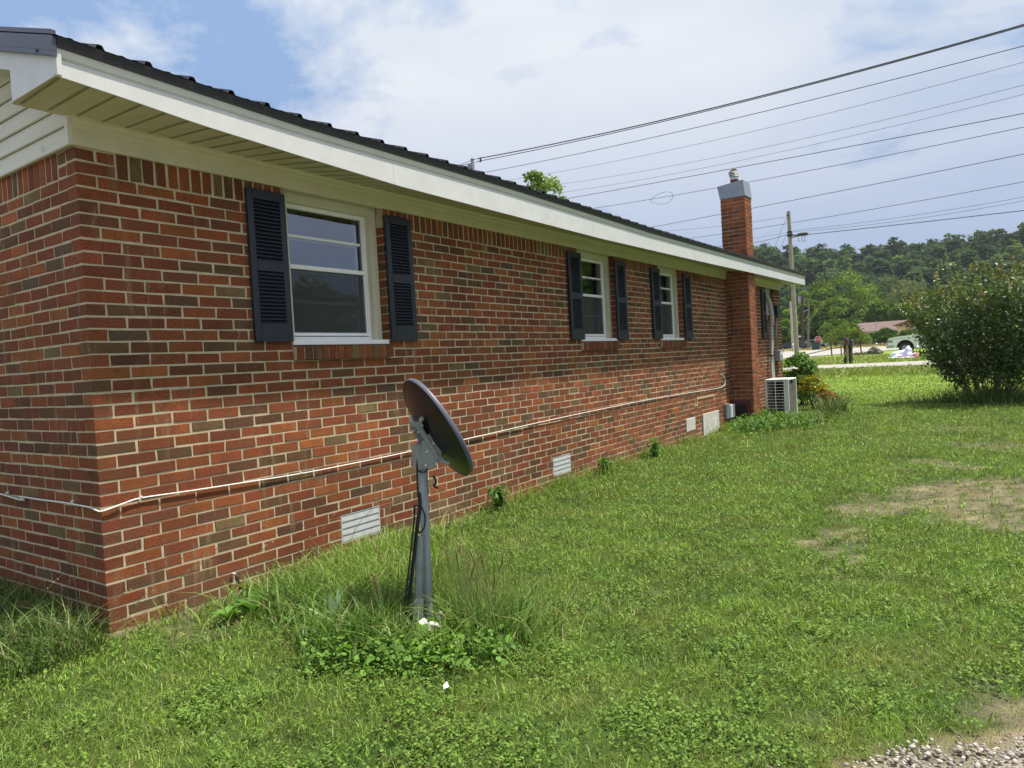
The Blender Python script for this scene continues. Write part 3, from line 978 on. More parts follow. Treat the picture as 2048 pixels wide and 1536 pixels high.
def dirt(x, y):
    x = np.asarray(x, float); y = np.asarray(y, float)
    out = np.zeros_like(x)
    wx = x + .10 * fnoise(x, y, 5, .45, 3); wy = y + .16 * fnoise(x, y, 6, .5, 3)
    for a, b, rx, ry, s in DW:
        d = ((wx - a) / rx) ** 2 + ((wy - b) / ry) ** 2
        out = np.maximum(out, s * np.clip(1.25 - d, 0, 1))
    out = out * np.clip(.92 + 1.0 * fnoise(x, y, 17, .22, 4), 0, 1)
    # soil strip against the house
    strip = np.where((x > -.05) & (x < .3) & (y > 0) & (y < 14.6), np.clip(1.0 - (x + .04 * fnoise(x, y, 9, .8)) / .16, 0, 1) * .8, 0)
    return np.maximum(out, strip)


def gravel_mask(x, y):
    p1 = at0(1760, 1532); p2 = at0(2048, 1478)
    # everything nearer than the line p1-p2
    nx, ny = (p2[1] - p1[1]), -(p2[0] - p1[0])
    d = ((x - p1[0]) * nx + (y - p1[1]) * ny) / math.hypot(nx, ny)
    if ny > 0: d = -d
    return d + .07 * fnoise(x, y, 15, .4, 3)


# ground sheet: fine near the camera, coarse to the horizon
def axis(lo, hi, segs):
    out = []
    for a, b, st in segs:
        out += list(np.arange(a, b, st))
    return np.array(out + [segs[-1][1]])
gx = axis(0, 0, [(-900, -100, 40), (-100, -12, 4), (-12, -3, .5), (-3, 7, .08), (7, 14, .4), (14, 100, 4), (100, 900, 40)])
gy = axis(0, 0, [(-300, -20, 20), (-20, -3, .7), (-3, 9, .08), (9, 20, .25), (20, 60, 1), (60, 200, 4), (200, 700, 14)])
GX, GY = np.meshgrid(gx, gy)
GZ = gz(GX, GY) - .012 + .010 * fnoise(GX, GY, 3, 1.3, 3) * (GY < 24)
nxg, nyg = len(gx), len(gy)
vv = np.stack([GX, GY, GZ], -1).reshape(-1, 3)
ii = np.arange(nxg * nyg).reshape(nyg, nxg)
q4 = np.stack([ii[:-1, :-1], ii[:-1, 1:], ii[1:, 1:], ii[1:, :-1]], -1).reshape(-1, 4)
D = dirt(vv[:, 0], vv[:, 1]); Gm = gravel_mask(vv[:, 0], vv[:, 1])
n_ = fnoise(vv[:, 0], vv[:, 1], 21, 2.2, 4)[:, None]
n2_ = fnoise(vv[:, 0], vv[:, 1], 22, .5, 3)[:, None]
cg = np.array([.055, .085, .022]) * (1 + .15 * n_) + np.array([.014, .004, 0]) * n2_
far = np.clip((vv[:, 1] - 14) / 8, 0, 1)[:, None]
cg = cg * (1 - far) + far * (np.array([.19, .27, .05]) * (1 + .16 * n_))
dryf = np.clip((vv[:, 1] - 86) / 3, 0, 1)[:, None] * (vv[:, 1] < 135)[:, None]
cg = cg * (1 - dryf * .85) + dryf * .85 * np.array([.34, .29, .12]) * (1 + .2 * n_)
hillf = np.clip((vv[:, 1] - 150) / 20, 0, 1)[:, None]
cg = cg * (1 - hillf) + hillf * np.array([.02, .035, .012])
n3_ = fnoise(vv[:, 0], vv[:, 1], 24, .12, 2)[:, None]
dc = np.array([.150, .128, .086]) * (1 + .35 * n2_ + .35 * n3_) + np.array([.06, .035, .01]) * np.clip(fnoise(vv[:, 0], vv[:, 1], 25, .6, 3), 0, 1)[:, None]
cg = cg * (1 - D[:, None]) + D[:, None] * dc
gd = np.array([.24, .215, .18]) * (1 + .15 * n2_)
gm = np.clip(Gm / .1 + .3, 0, 1)[:, None] * (vv[:, 1] < 3)[:, None]
cg = cg * (1 - gm) + gm * gd
gm_mat = mat('ground_soil', attr=True, rough=.95, spec=.1, noise=(26, .35, 8), bump=(45, .6, .012))
go = np_mesh('ground', vv, q4, None, np.clip(cg, 0, 1), gm_mat, smooth=True)
tag(go, kind='structure')


def ground_strip(name, poly_lo, poly_hi, dz, m, ny=8):
    """a sheet draped on the ground between two edges given as matching (x,y) lists"""
    mb = MB()
    n = len(poly_lo)
    grid = []
    for k in range(ny + 1):
        t = k / ny; row = []
        for a, b in zip(poly_lo, poly_hi):
            x = a[0] + (b[0] - a[0]) * t; y = a[1] + (b[1] - a[1]) * t
            row.append(mb.vert((x, y, float(gz(x, y)) + dz)))
        grid.append(row)
    for A, B in zip(grid, grid[1:]):
        for i in range(n - 1): mb.face([A[i], A[i + 1], B[i + 1], B[i]])
    return tag(mb.build(name, m, smooth=True, attr=False), kind='structure')
xs = [-160 + 10 * k for k in range(33)]
nearl = [(x, 31.9 - .03 * (x + 1)) for x in xs]; farl = [(x, 36.9 + .02 * x) for x in xs]
ground_strip('side_street', nearl, farl, .02, M['asphalt'])
# main road: nearer edge runs away to the right
xs2 = [-60 + 6 * k for k in range(31)]
def road_near(x):
    pts_ = sorted([(at(1585, 718, 52)[0], 52.5), (at(1600, 716, 54)[0], 54.5), (at(1700, 709, 61)[0], 61.5), (at(1765, 700, 74)[0], 73)])
    return float(np.interp(x, [-60] + [p[0] for p in pts_] + [40, 120], [48] + [p[1] for p in pts_] + [76, 78]))
ground_strip('main_road', [(x, road_near(x)) for x in xs2], [(x, 86.5) for x in xs2], .03, M['asphalt'], 14)

# ------------------------------------------------------------------ grass
KEEP = []       # circles kept free (x, y, r)
def sample_ground(rho, rmin, rmax, a0, a1, seed):
    """points in a sector round the camera with density rho(r) per square metre"""
    g = np.random.default_rng(seed)
    rr = np.linspace(rmin, rmax, 400)
    w = rho(rr) * rr
    tot = np.trapezoid(w, rr) * (a1 - a0) if hasattr(np, 'trapezoid') else np.trapz(w, rr) * (a1 - a0)
    n = int(tot)
    cdf = np.cumsum(w); cdf /= cdf[-1]
    r = np.interp(g.random(n), cdf, rr); a = g.uniform(a0, a1, n)
    return CAMP[0] + r * np.sin(a), CAMP[1] + r * np.cos(a), r


def blades(x, y, z, h, w, lean, col, g, curve=1.0, nseg=2):
    n = len(x)
    th = g.uniform(0, 2 * np.pi, n)          # blade facing
    ld = g.uniform(0, 2 * np.pi, n)          # lean direction
    wx, wy = np.cos(th) * w / 2, np.sin(th) * w / 2
    lx, ly = np.cos(ld) * lean * h, np.sin(ld) * lean * h
    P = []
    fr_ = [0, .5, 1.0] if nseg == 2 else [0, .34, .68, 1.0]
    for k, t in enumerate(fr_):
        cx_ = x + lx * t ** (1 + curve); cy_ = y + ly * t ** (1 + curve)
        cz = z + h * (t - .28 * lean * t * t)
        if k == len(fr_) - 1:
            P.append(np.stack([cx_, cy_, cz], 1))
        else:
            s = 1.0 if k == 0 else (.85 if k == 1 else .6)
            P.append(np.stack([cx_ - wx * s, cy_ - wy * s, cz], 1)); P.append(np.stack([cx_ + wx * s, cy_ + wy * s, cz], 1))
    m = len(P)
    V = np.stack(P, 1).reshape(-1, 3)
    b = np.arange(n)[:, None] * m
    if nseg == 2:
        q = b + np.array([[0, 1, 3, 2]]); t3 = b + np.array([[2, 3, 4]])
    else:
        q = np.concatenate([b + np.array([[0, 1, 3, 2]]), b + np.array([[2, 3, 5, 4]])]); t3 = b + np.array([[4, 5, 6]])
    C = np.repeat(col, m, 0)
    return V, q, t3, C


def join(parts):
    V, Q, T, C = [], [], [], []; off = 0
    for v, q, t, c in parts:
        V.append(v); C.append(c)
        if q is not None and len(q): Q.append(q + off)
        if t is not None and len(t): T.append(t + off)
        off += len(v)
    return np.concatenate(V), (np.concatenate(Q) if Q else None), (np.concatenate(T) if T else None), np.concatenate(C)


def lawn_col(x, y, g):
    n = len(x)
    base = np.array([.208, .318, .054])
    a = fnoise(x, y, 31, 1.6, 4)[:, None]; b = fnoise(x, y, 32, .35, 3)[:, None]
    c = base * (1 + .28 * a + .26 * b)
    yel = np.clip(.5 * fnoise(x, y, 33, .9, 4) + .05, 0, 1)[:, None]
    c = c * (1 - yel) + yel * np.array([.32, .33, .09])
    c = c * g.uniform(.45, 1.5, n)[:, None]
    dry = (g.random(n) < .045)[:, None]
    c = np.where(dry, np.array([.36, .30, .14]) * g.uniform(.7, 1.2, n)[:, None], c)
    return np.clip(c, 0, 1)


def in_house(x, y):
    return (x < .03) & (y > -.02) & (y < 14.7) | ((x < .44) & (y > 10.82) & (y < 11.3))


AZ0, AZ1 = rad(-96), rad(22)
g = np.random.default_rng(3)
x, y, r = sample_ground(lambda r: 12000 * np.minimum(1, (2.9 / r) ** 1.75), 1.15, 31, AZ0, AZ1, 41)
ok = ~in_house(x, y)
dm = dirt(x, y); gmk = gravel_mask(x, y)
ok &= g.random(len(x)) > np.clip(dm * .9, 0, .62)
ok &= ~((gmk > -.02) & (y < 3) & (g.random(len(x)) < .97))
ok &= ~((y > 31.5))
x, y, r, dm = x[ok], y[ok], r[ok], dm[ok]
# clumpy heights
hn = 1 + .35 * fnoise(x, y, 51, .30, 3) + .2 * fnoise(x, y, 52, 1.5, 2)
h = .027 * hn * g.uniform(.5, 1.5, len(x)) * (1 - .5 * np.clip(dm, 0, 1)) * (1 + .02 * r)
w = .0028 * (np.maximum(r, 2.2) / 2.9) ** .86 * g.uniform(.7, 1.4, len(x))
col = lawn_col(x, y, g)
col = np.where((dm > .35)[:, None] & (g.random(len(x)) < .5)[:, None], np.array([.30, .27, .15]) * g.uniform(.6, 1.2, len(x))[:, None], col)
bright = np.clip((r - 8) / 14, 0, 1)[:, None]
V, Q, T, C = blades(x, y, gz(x, y) - .004, h, w, g.uniform(.1, 1.25, len(x)), col, g)
print('lawn blades', len(x))
parts = [(V, Q, T, C)]
# coarser wide blades
x2, y2, r2 = sample_ground(lambda r: 260 * np.minimum(1, (3 / r) ** 1.2), 1.2, 12, AZ0, AZ1, 43)
ok = ~in_house(x2, y2) & (dirt(x2, y2) < .4) & ~((gravel_mask(x2, y2) > -.05) & (y2 < 3))
x2, y2 = x2[ok], y2[ok]
cc_ = np.array([.17, .26, .06]) * g.uniform(.6, 1.4, len(x2))[:, None]
parts.append(blades(x2, y2, gz(x2, y2), g.uniform(.025, .055, len(x2)), g.uniform(.003, .006, len(x2)), g.uniform(.4, 1.3, len(x2)), cc_, g))
V, Q, T, C = join(parts)
lawn = np_mesh('lawn_grass', V, Q, T, C, M['grass'])
tag(lawn, 'short mown green lawn with a worn patch on its right side', 'grass', kind='stuff')


def leaflets(cx_, cy_, cz, size, tilt, col, g, nseg=6, aspect=1.0, droop=0.0):
    """rounded leaves facing mostly up, (n) -> polygon fans as quads"""
    n = len(cx_)
    yaw = g.uniform(0, 2 * np.pi, n)
    tx, ty = g.normal(0, tilt, n), g.normal(0, tilt, n)
    ca, sa_ = np.cos(yaw), np.sin(yaw)
    out = []
    ang = np.array([0, 60, 120, 180, 240, 300]) * np.pi / 180
    for a in ang:
        lx = np.cos(a) * size * aspect; ly = np.sin(a) * size
        px = lx * ca - ly * sa_; py = lx * sa_ + ly * ca
        pz = px * tx + py * ty - droop * abs(np.cos(a)) * size
        out.append(np.stack([cx_ + px, cy_ + py, cz + pz], 1))
    V = np.stack(out, 1).reshape(-1, 3)
    b = np.arange(n)[:, None] * 6
    q = np.concatenate([b + np.array([[0, 1, 2, 3]]), b + np.array([[0, 3, 4, 5]])])
    return V, q, None, np.repeat(col, 6, 0)


# clover: groups of three leaflets, thickest along the bottom of the view
x, y, r = sample_ground(lambda r: 3600 * np.minimum(1, (2.8 / r) ** 1.9), 1.15, 10, AZ0, AZ1, 47)
cl = fnoise(x, y, 61, .8, 4) + .35 * (r < 2.6) - .2 * (x < 1.2) - .15
ok = (~in_house(x, y)) & (g.random(len(x)) < np.clip(cl * .8 + .30, .10, .9)) & (dirt(x, y) < .5) & ~((gravel_mask(x, y) > -.04) & (y < 3))
x, y, r = x[ok], y[ok], r[ok]
print('clover', len(x))
pc = []
for k in range(3):
    a = g.uniform(0, 2 * np.pi, len(x)) * .15 + k * 2.094
    s = g.uniform(.003, .0056, len(x)) * (1 + .08 * r)
    cc_ = np.array([.125, .225, .042]) * g.uniform(.5, 1.5, len(x))[:, None] + np.array([.03, .02, .0]) * g.random(len(x))[:, None]
    pc.append(leaflets(x + np.cos(a) * s, y + np.sin(a) * s, gz(x, y) + g.uniform(.018, .045, len(x)), s, .35, cc_, g))
V, Q, T, C = join(pc)
clv = np_mesh('clover', V, Q, T, C, M['leaf'])
tag(clv, 'low bright green clover leaves spread through the lawn', 'clover', kind='stuff')

# taller unmown grass: gable side, along the wall, round the dish, the ditch verge
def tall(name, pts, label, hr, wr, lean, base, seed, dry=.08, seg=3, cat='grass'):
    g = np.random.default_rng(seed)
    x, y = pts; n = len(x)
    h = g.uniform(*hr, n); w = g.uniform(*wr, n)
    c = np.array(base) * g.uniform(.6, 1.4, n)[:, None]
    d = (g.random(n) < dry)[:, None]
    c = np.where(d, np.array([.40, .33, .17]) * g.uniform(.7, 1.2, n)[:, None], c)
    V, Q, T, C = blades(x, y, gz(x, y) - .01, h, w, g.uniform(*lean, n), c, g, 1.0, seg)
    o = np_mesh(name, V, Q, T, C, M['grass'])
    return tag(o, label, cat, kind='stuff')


g = np.random.default_rng(5)
# gable side
n = 9000
x = g.uniform(-3.6, .25, n); y = -g.gamma(1.6, .28, n) + .02
kp = ((x < -.12) | (y < -.12)) & (y < -.005) & (g.random(n) < np.clip(1.25 + y * .75 + .3 * fnoise(x, y, 71, .5), 0, 1))
x, y = x[kp], y[kp]
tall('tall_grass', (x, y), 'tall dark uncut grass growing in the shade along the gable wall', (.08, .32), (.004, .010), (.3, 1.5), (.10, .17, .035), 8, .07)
# fringe along the long wall and spilling corner tuft
n = 8200
y = g.uniform(-.1, 14.5, n); x = .02 + g.gamma(1.5, .075, n)
dens = .28 + .7 * np.clip(fnoise(y, y * 0 + 3, 75, 1.6, 3), -.3, 1) + .8 * np.exp(-((y - 1.75) / .5) ** 2) + .5 * np.exp(-((y - 3.9) / .6) ** 2) + .7 * np.exp(-((y - 7.2) / .35) ** 2) + .7 * np.exp(-((y - 11.0) / .9) ** 2)
kp = (g.random(n) < dens) & ~((y > 10.8) & (y < 11.3) & (x < .44)) & ~((y > .2) & (y < 1.0) & (g.random(n) < .6))
x, y = x[kp], y[kp]
tall('tall_grass', (x, y), 'ragged fringe of uncut grass at the foot of the long brick wall', (.05, .20), (.004, .009), (.2, 1.2), (.19, .30, .05), 9, .08)
# bigger bank between vent and dish
n = 3400
cx_ = np.concatenate([g.normal(.32, .16, n // 2), g.normal(.75, .22, n // 2)]); cy_ = np.concatenate([g.normal(1.6, .45, n // 2), g.normal(1.35, .3, n // 2)])
kp = cx_ > .03; tall('tall_grass', (cx_[kp], cy_[kp]), 'bank of long bright grass between the near vent and the dish pole', (.07, .24), (.004, .009), (.3, 1.3), (.20, .31, .055), 10, .06)
# round the dish pole: fine upright stalks
PX, PY = 1.464, .945
n = 1100
a = g.uniform(0, 2 * np.pi, n); rr_ = g.gamma(2.2, .15, n)
x = PX + .16 + rr_ * np.cos(a) * 1.0; y = PY + .05 + rr_ * np.sin(a) * .8
fr_d = (x - PX) * .68 - (y - PY) * .73; lat_ = (x - PX) * .73 + (y - PY) * .68
kp = (x > .5) & ~((fr_d > -.03) & (lat_ < .14)); x, y = x[kp], y[kp]
tall('tall_grass', (x, y), 'thin upright grass stalks crowding the dish pole', (.20, .50), (.0022, .0042), (.05, .35), (.19, .28, .07), 12, .15)
n = 2600
a = g.uniform(0, 2 * np.pi, n); rr_ = g.gamma(2.4, .11, n)
x = PX + .02 + rr_ * np.cos(a) * 1.3; y = PY - .10 + rr_ * np.sin(a) * .8
fr_d = (x - PX) * .68 - (y - PY) * .73; lat_ = (x - PX) * .73 + (y - PY) * .68
kp = ~((fr_d > -.04) & (fr_d < .34) & (abs(lat_ + .02) < .11)); x, y = x[kp], y[kp]
tall('tall_grass', (x, y), 'dense soft grass tuft round the foot of the dish pole', (.08, .28), (.004, .009), (.3, 1.3), (.16, .26, .045), 13, .03)
# ditch verge by the street
n = 26000
x = g.uniform(-16, 9, n); y = np.minimum(28.6 + g.normal(0, 1.1, n), 31.2)
tall('verge_grass', (x, y), 'unmown grass bank between the lawn and the side street', (.07, .22), (.03, .07), (.2, 1.0), (.22, .29, .06), 14, .12, 2)
n = 14000
x = g.uniform(-16, 9, n); y = g.uniform(37.6, 53, n)
tall('verge_grass', (x, y), 'rough grass between the side street and the main road', (.06, .22), (.03, .08), (.2, 1.1), (.22, .29, .06), 15, .12, 2)
n = 9000
x = g.uniform(-42, 4, n); y = g.uniform(87.5, 124, n)
tall('dry_grass', (x, y), 'dry yellow grass on the far side of the main road', (.10, .35), (.08, .2), (.2, 1.0), (.36, .31, .11), 16, .3, 2)

# seed-head grasses leaning at the corner and in front of the wall
sh = MB()
def seedhead(p, hgt, lx, ly, c=(.42, .34, .18)):
    P = [(p[0] + lx * t * t * hgt, p[1] + ly * t * t * hgt, p[2] + hgt * (t - .22 * t * t)) for t in (0, .2, .4, .6, .8, .95, 1.05)]
    sh.tube(P, [.0016] * 5 + [.001, .0006], 4, 0, (.24, .22, .09))
    for k in range(14):
        t = .72 + .34 * k / 14
        b_ = Vector((p[0] + lx * t * t * hgt, p[1] + ly * t * t * hgt, p[2] + hgt * (t - .22 * t * t)))
        o_ = Vector((random.uniform(-1, 1), random.uniform(-1, 1), random.uniform(-.6, .8))) * .012 * (1.3 - .5 * k / 14)
        e = b_ + o_
        s_v = Vector((random.uniform(-1, 1), random.uniform(-1, 1), random.uniform(-1, 1))).normalized() * .0026
        sh.face([sh.vert(b_), sh.vert(b_ + o_ * .5 + s_v), sh.vert(e), sh.vert(b_ + o_ * .5 - s_v)], 0, c)
for u, v, hgt, lx, ly in [(70, 1290, .5, .5, .1), (110, 1250, .42, .7, .1), (200, 1290, .38, .5, .2), (250, 1300, .40, .5, .1), (160, 1270, .5, -.3, .1), (40, 1230, .45, .3, 0), (330, 1240, .45, .6, .3), (480, 1180, .4, .4, .4), (620, 1130, .48, .3, .2), (560, 1140, .4, .6, .1), (930, 1050, .40, .1, .2), (700, 1110, .5, .5, .3), (760, 1090, .52, .4, .2), (880, 1060, .5, -.2, .2)]:
    p_ = at0(u, v); seedhead((max(p_[0], .03) if p_[1] > 0 else p_[0], p_[1], 0), hgt, lx, ly)
tag(sh.build('seed_grass', mat('seed_heads', attr=True, rough=.9), attr=True), 'pale drooping grass seed heads in front of the brick wall', 'grass', kind='stuff')
# ================================================================== THE DISH AND WHAT GROWS ROUND IT
DR = empty('satellite_dish', (PX, PY, 0))
tag(DR, 'charcoal satellite dish on a grey steel pole in the grass, seen from behind', 'satellite dish')
PT = Vector((0.0, .028, .86))
po = MB()
po.tube([(.0, .0, -.06), (0, .002, 0), (0, .028, .90)], .0245, 24)
po.build('pole', M['polegrey'], DR, smooth=True, attr=False)
br = MB()
p0 = Vector(at(836, 1255, .87)); p1 = Vector(at(840, 1072, .90))
o_ = Vector((PX, PY, 0)); p0 -= o_; p1 -= o_
p0.z = -.03
dirv = (p1 - p0).normalized()
sidev = Vector((.62, .78, 0)).cross(dirv); sidev = Vector((.79, -.61, 0)) if sidev.length < .1 else sidev.normalized()
sidev = Vector((.82, .567, 0)).normalized()
outv = dirv.cross(sidev).normalized()
def barr(mb, a, b, w, t, m=0):
    cs = [(-w, -t), (w, -t), (w, t), (-w, t)]
    A = [mb.vert(a + sidev * c[0] + outv * c[1]) for c in cs]; B = [mb.vert(b + sidev * c[0] + outv * c[1]) for c in cs]
    for k in range(4): mb.face([A[k], A[(k + 1) % 4], B[(k + 1) % 4], B[k]], m)
    mb.face(A[::-1], m); mb.face(B, m)
barr(br, p0, p1, .021, .004); barr(br, p0 + sidev * .019 + outv * .008, p1 + sidev * .019 + outv * .008, .003, .012)
barr(br, p0 - sidev * .019 + outv * .008, p1 - sidev * .019 + outv * .008, .003, .012)
br.build('brace', M['polegrey'], DR, attr=False)
bf = MB()
q0 = p0 + dirv * .0; q1 = p0 + dirv * .165
barr(bf, q0 - outv * .007, q1 - outv * .007, .026, .003)
bf.build('mounting_foot', mat('pale_galvanised', (.52, .53, .55), .45, metal=.3, noise=(25, .25)), DR, attr=False)
# the reflector: shallow bowl with a rolled rim
C0 = Vector((1.468, 1.014, .985)) - o_
DN = Vector((.425, .80, .48)).normalized()
up = Vector((0, 0, 1)); ex = up.cross(DN).normalized(); ey = DN.cross(ex).normalized()
TM = Matrix.Translation(C0) @ Matrix((ex, ey, DN)).transposed().to_4x4()
ds = MB(); ds.T = TM
RX, RY, F4 = .278, .302, 1.30
def bowl(k, a, off): # k 0..1
    X_, Y_ = RX * k * math.cos(a), RY * k * math.sin(a)
    return (X_, Y_, (X_ * X_ + Y_ * Y_) / F4 * 1.0 + off)
NS, NR = 64, 12
for off, flip in ((-.002, 1), (.0025, 0)):
    rings = []
    for i in range(NR + 1):
        rings.append([ds.vert(bowl(i / NR, 2 * math.pi * k / NS, off)) for k in range(NS)] if i else [ds.vert((0, 0, off))])
    for k in range(NS): ds.face([rings[0][0], rings[1][k], rings[1][(k + 1) % NS]])
    for A, B in zip(rings[1:], rings[2:]):
        for k in range(NS): ds.face([A[k], B[k], B[(k + 1) % NS], A[(k + 1) % NS]])
dsh = ds.build('reflector', M['dish'], DR, smooth=True, attr=False)
rm = MB(); rm.T = TM
zr_ = RX * RX / F4
prof = [(0, -.004), (.004, -.008), (.007, -.004), (.007, .012), (.004, .018), (-.001, .016), (-.001, .002)]
rings = []
for (dr_, dz_) in prof:
    ring = []
    for k in range(96):
        a = 2 * math.pi * k / 96
        X_, Y_ = (RX + dr_) * math.cos(a), (RY + dr_) * math.sin(a)
        ring.append(rm.vert((X_, Y_, (RX * math.cos(a)) ** 2 / F4 + (RY * math.sin(a)) ** 2 / F4 + dz_)))
    rings.append(ring)
for A, B in zip(rings, rings[1:] + rings[:1]):
    for k in range(96): rm.face([A[k], A[(k + 1) % 96], B[(k + 1) % 96], B[k]])
rm.build('rim', M['dishrim'], dsh, smooth=True, attr=False)
# bracket: clamp round the pole, two cheek plates, back plate with bolts
cl_ = MB()
cl_.T = Matrix.Translation(Vector((0, .026, .875)))
vdir = Vector((DN.x, DN.y, 0)).normalized(); sdir = Vector((-vdir.y, vdir.x, 0))
def pt(f, s, u): return vdir * f + sdir * s + Vector((0, 0, u))
def obox(mb, f0, f1, s0, s1, u0, u1, m=0):
    i = [mb.vert(pt(*p)) for p in ((f0, s0, u0), (f1, s0, u0), (f1, s1, u0), (f0, s1, u0), (f0, s0, u1), (f1, s0, u1), (f1, s1, u1), (f0, s1, u1))]
    for f in ((0, 3, 2, 1), (4, 5, 6, 7), (0, 1, 5, 4), (1, 2, 6, 5), (2, 3, 7, 6), (3, 0, 4, 7)): mb.face([i[k] for k in f], m)
obox(cl_, -.034, .030, -.034, .034, -.062, .066)
obox(cl_, -.040, -.034, -.048, .048, -.062, .066); 
for s_ in (-.036, .034):   # cheek plates
    out_ = [(-.01, -.058), (.055, -.062), (.095, -.020), (.10, .03), (.055, .118), (.025, .12), (-.015, .07)]
    A = [cl_.vert(pt(f, s_, u)) for f, u in out_]; B = [cl_.vert(pt(f, s_ + .0035, u)) for f, u in out_]
    cl_.face(A); cl_.face(B[::-1])
    for k in range(len(A)): cl_.face([A[k], A[(k + 1) % 7], B[(k + 1) % 7], B[k]])
cl_.build('pole_clamp', M['polegrey'], DR, attr=False)
bp = MB(); bp.T = TM
def lbox(mb, x0, x1, y0, y1, z0, z1): mb.box((x0, y0, z0), (x1, y1, z1))
lbox(bp, -.060, .060, -.135, .075, -.020, -.014)
lbox(bp, -.060, -.054, -.135, .075, -.040, -.014); lbox(bp, .054, .060, -.135, .075, -.040, -.014)
for sx in (-1, 1):
    for yy in (.105, -.165):
        bp.tube([(sx * .050, yy * .75, -.018), (sx * .075, yy, -.008), (sx * .085, yy * 1.08, .006)], .011, 8)
lbox(bp, -.075, .075, .068, .092, -.030, -.010); lbox(bp, -.075, .075, -.150, -.126, -.030, -.010)
bp.build('back_bracket', M['polegrey'], DR, attr=False)
zb_m = mat('zinc_bolts', (.62, .62, .60), .35, metal=.8)
for sx in (-.04, .04):
    for yy in (-.10, -.03, .05):
        bl = MB(); bl.T = TM; bl.tube([(sx, yy, -.048), (sx, yy, -.018)], .0062, 8); bl.build('bolt', zb_m, DR, attr=False)
for s_ in (-.045, .045):
    for f, u in ((.01, .03), (.05, .07), (.06, -.04), (.0, -.04)):
        bl = MB(); bl.T = Matrix.Translation(Vector((0, .026, .875))); bl.tube([pt(f, s_ * .85, u), pt(f, s_ * 1.08, u)], .0065, 8); bl.build('bolt', zb_m, DR, attr=False)
# feed arm stub on the front side
fa_ = MB(); fa_.T = TM
fa_.tube([(0, -RY * .55, -.03), (0, -RY * .95, .0), (0, -RY * .9, .10)], .010, 8)
# cables strapped to the pole
ca = MB()
def L(u, v, Y): return Vector(at(u, v, Y)) - o_
def dp(u, v, d):   # picture point at camera depth d
    r_ = ray(u, v); return Vector(CAMP + r_ / F_PX * d) - o_
D0 = 3.72
P1 = [dp(836, 905, 3.74), dp(834, 945, D0), dp(836, 985, D0), dp(838, 1012, D0 - .01), dp(833, 1050, D0 - .01), dp(826, 1110, D0 - .02), dp(818, 1180, D0 - .04), dp(812, 1235, D0 - .05), dp(808, 1275, D0 - .05)]
ca.tube(smooth_path(P1), .0052, 6)
ca.tube([p + Vector((.010, .004, 0)) for p in smooth_path(P1[2:])], .0052, 6)
ca.tube(smooth_path([dp(829, 1010, D0), dp(828, 1040, D0 - .01), dp(822, 1100, D0 - .02), dp(813, 1180, D0 - .04), dp(806, 1260, D0 - .05)]), .0048, 6)
ca.tube(smooth_path([dp(838, 1005, D0 - .01), dp(845, 1018, D0 - .03), dp(850, 1035, D0 - .03), dp(848, 1055, D0 - .03), dp(840, 1066, D0 - .02), dp(836, 1055, D0 - .02), dp(838, 1030, D0 - .02), dp(836, 1012, D0 - .01), dp(829, 1014, D0 - .01), dp(827, 1028, D0 - .01)]), .0045, 6)
# strap and its loose end
Pz = .80
ca.tube([(.029 * math.cos(t), .024 + .029 * math.sin(t), Pz + .004 * math.sin(t * 2)) for t in [2 * math.pi * k / 16 for k in range(17)]], .003, 5)
ca.tube(smooth_path([dp(866, 952, 3.74), dp(872, 962, 3.74), dp(868, 972, 3.74), dp(876, 976, 3.74)]), .006, 6)
ca.build('cable', M['black'], DR, smooth=True, attr=False)

# white rocks at the foot of the pole
def rock(name, loc, s, c, label, cat='stone', group=None, seed=0, par=None):
    import bmesh
    g_ = random.Random(seed)
    bm = bmesh.new(); bmesh.ops.create_icosphere(bm, subdivisions=3, radius=1)
    for v in bm.verts:
        n = v.co.copy()
        k = 1 + .18 * math.sin(n.x * 3.1 + seed) * math.cos(n.y * 2.7 + seed * 2) + .12 * math.sin(n.z * 5 + n.x * 4 + seed) + g_.uniform(-.03, .03)
        v.co = Vector((n.x * k * s[0], n.y * k * s[1], n.z * k * s[2]))
    me = bpy.data.meshes.new(name); bm.to_mesh(me); bm.free()
    m_ = mat(name + '_surface', c, .85, noise=(25, .3), bump=(70, .5, .003)); me.materials.append(m_)
    for p in me.polygons: p.use_smooth = g_.random() < .6
    o = bpy.data.objects.new(name, me); COL.objects.link(o); o.location = loc; o.rotation_euler = (0, 0, g_.uniform(0, 3))
    if label: tag(o, label, cat, group)
    return o
q = at0(884, 1246); rock('stone', (q[0], q[1], .025), (.030, .028, .038), (.70, .68, .66), 'rounded white stone just right of the dish pole foot', seed=3)
q = at0(868, 1262); rock('stone', (q[0], q[1], .018), (.045, .035, .030), (.62, .63, .52), 'flat pale stone in front of the dish pole foot', seed=5)
q = at0(846, 1268); rock('stone', (q[0], q[1], .03), (.026, .030, .05), (.66, .66, .62), 'tall white stone against the dish brace', seed=8)
# litter scrap in the grass
sc = MB(); q = at0(893, 1388)
sc.poly([(q[0] - .016, q[1], .035), (q[0] - .002, q[1] + .010, .05), (q[0] + .016, q[1] + .002, .034), (q[0] + .004, q[1] - .010, .028)])
sc.poly([(q[0] - .016, q[1], .0345), (q[0] + .004, q[1] - .010, .0275), (q[0] - .006, q[1] - .012, .02)])
tag(sc.build('litter_scrap', M['white'], attr=False), 'small white scrap lying in the grass before the dish weeds', 'litter')
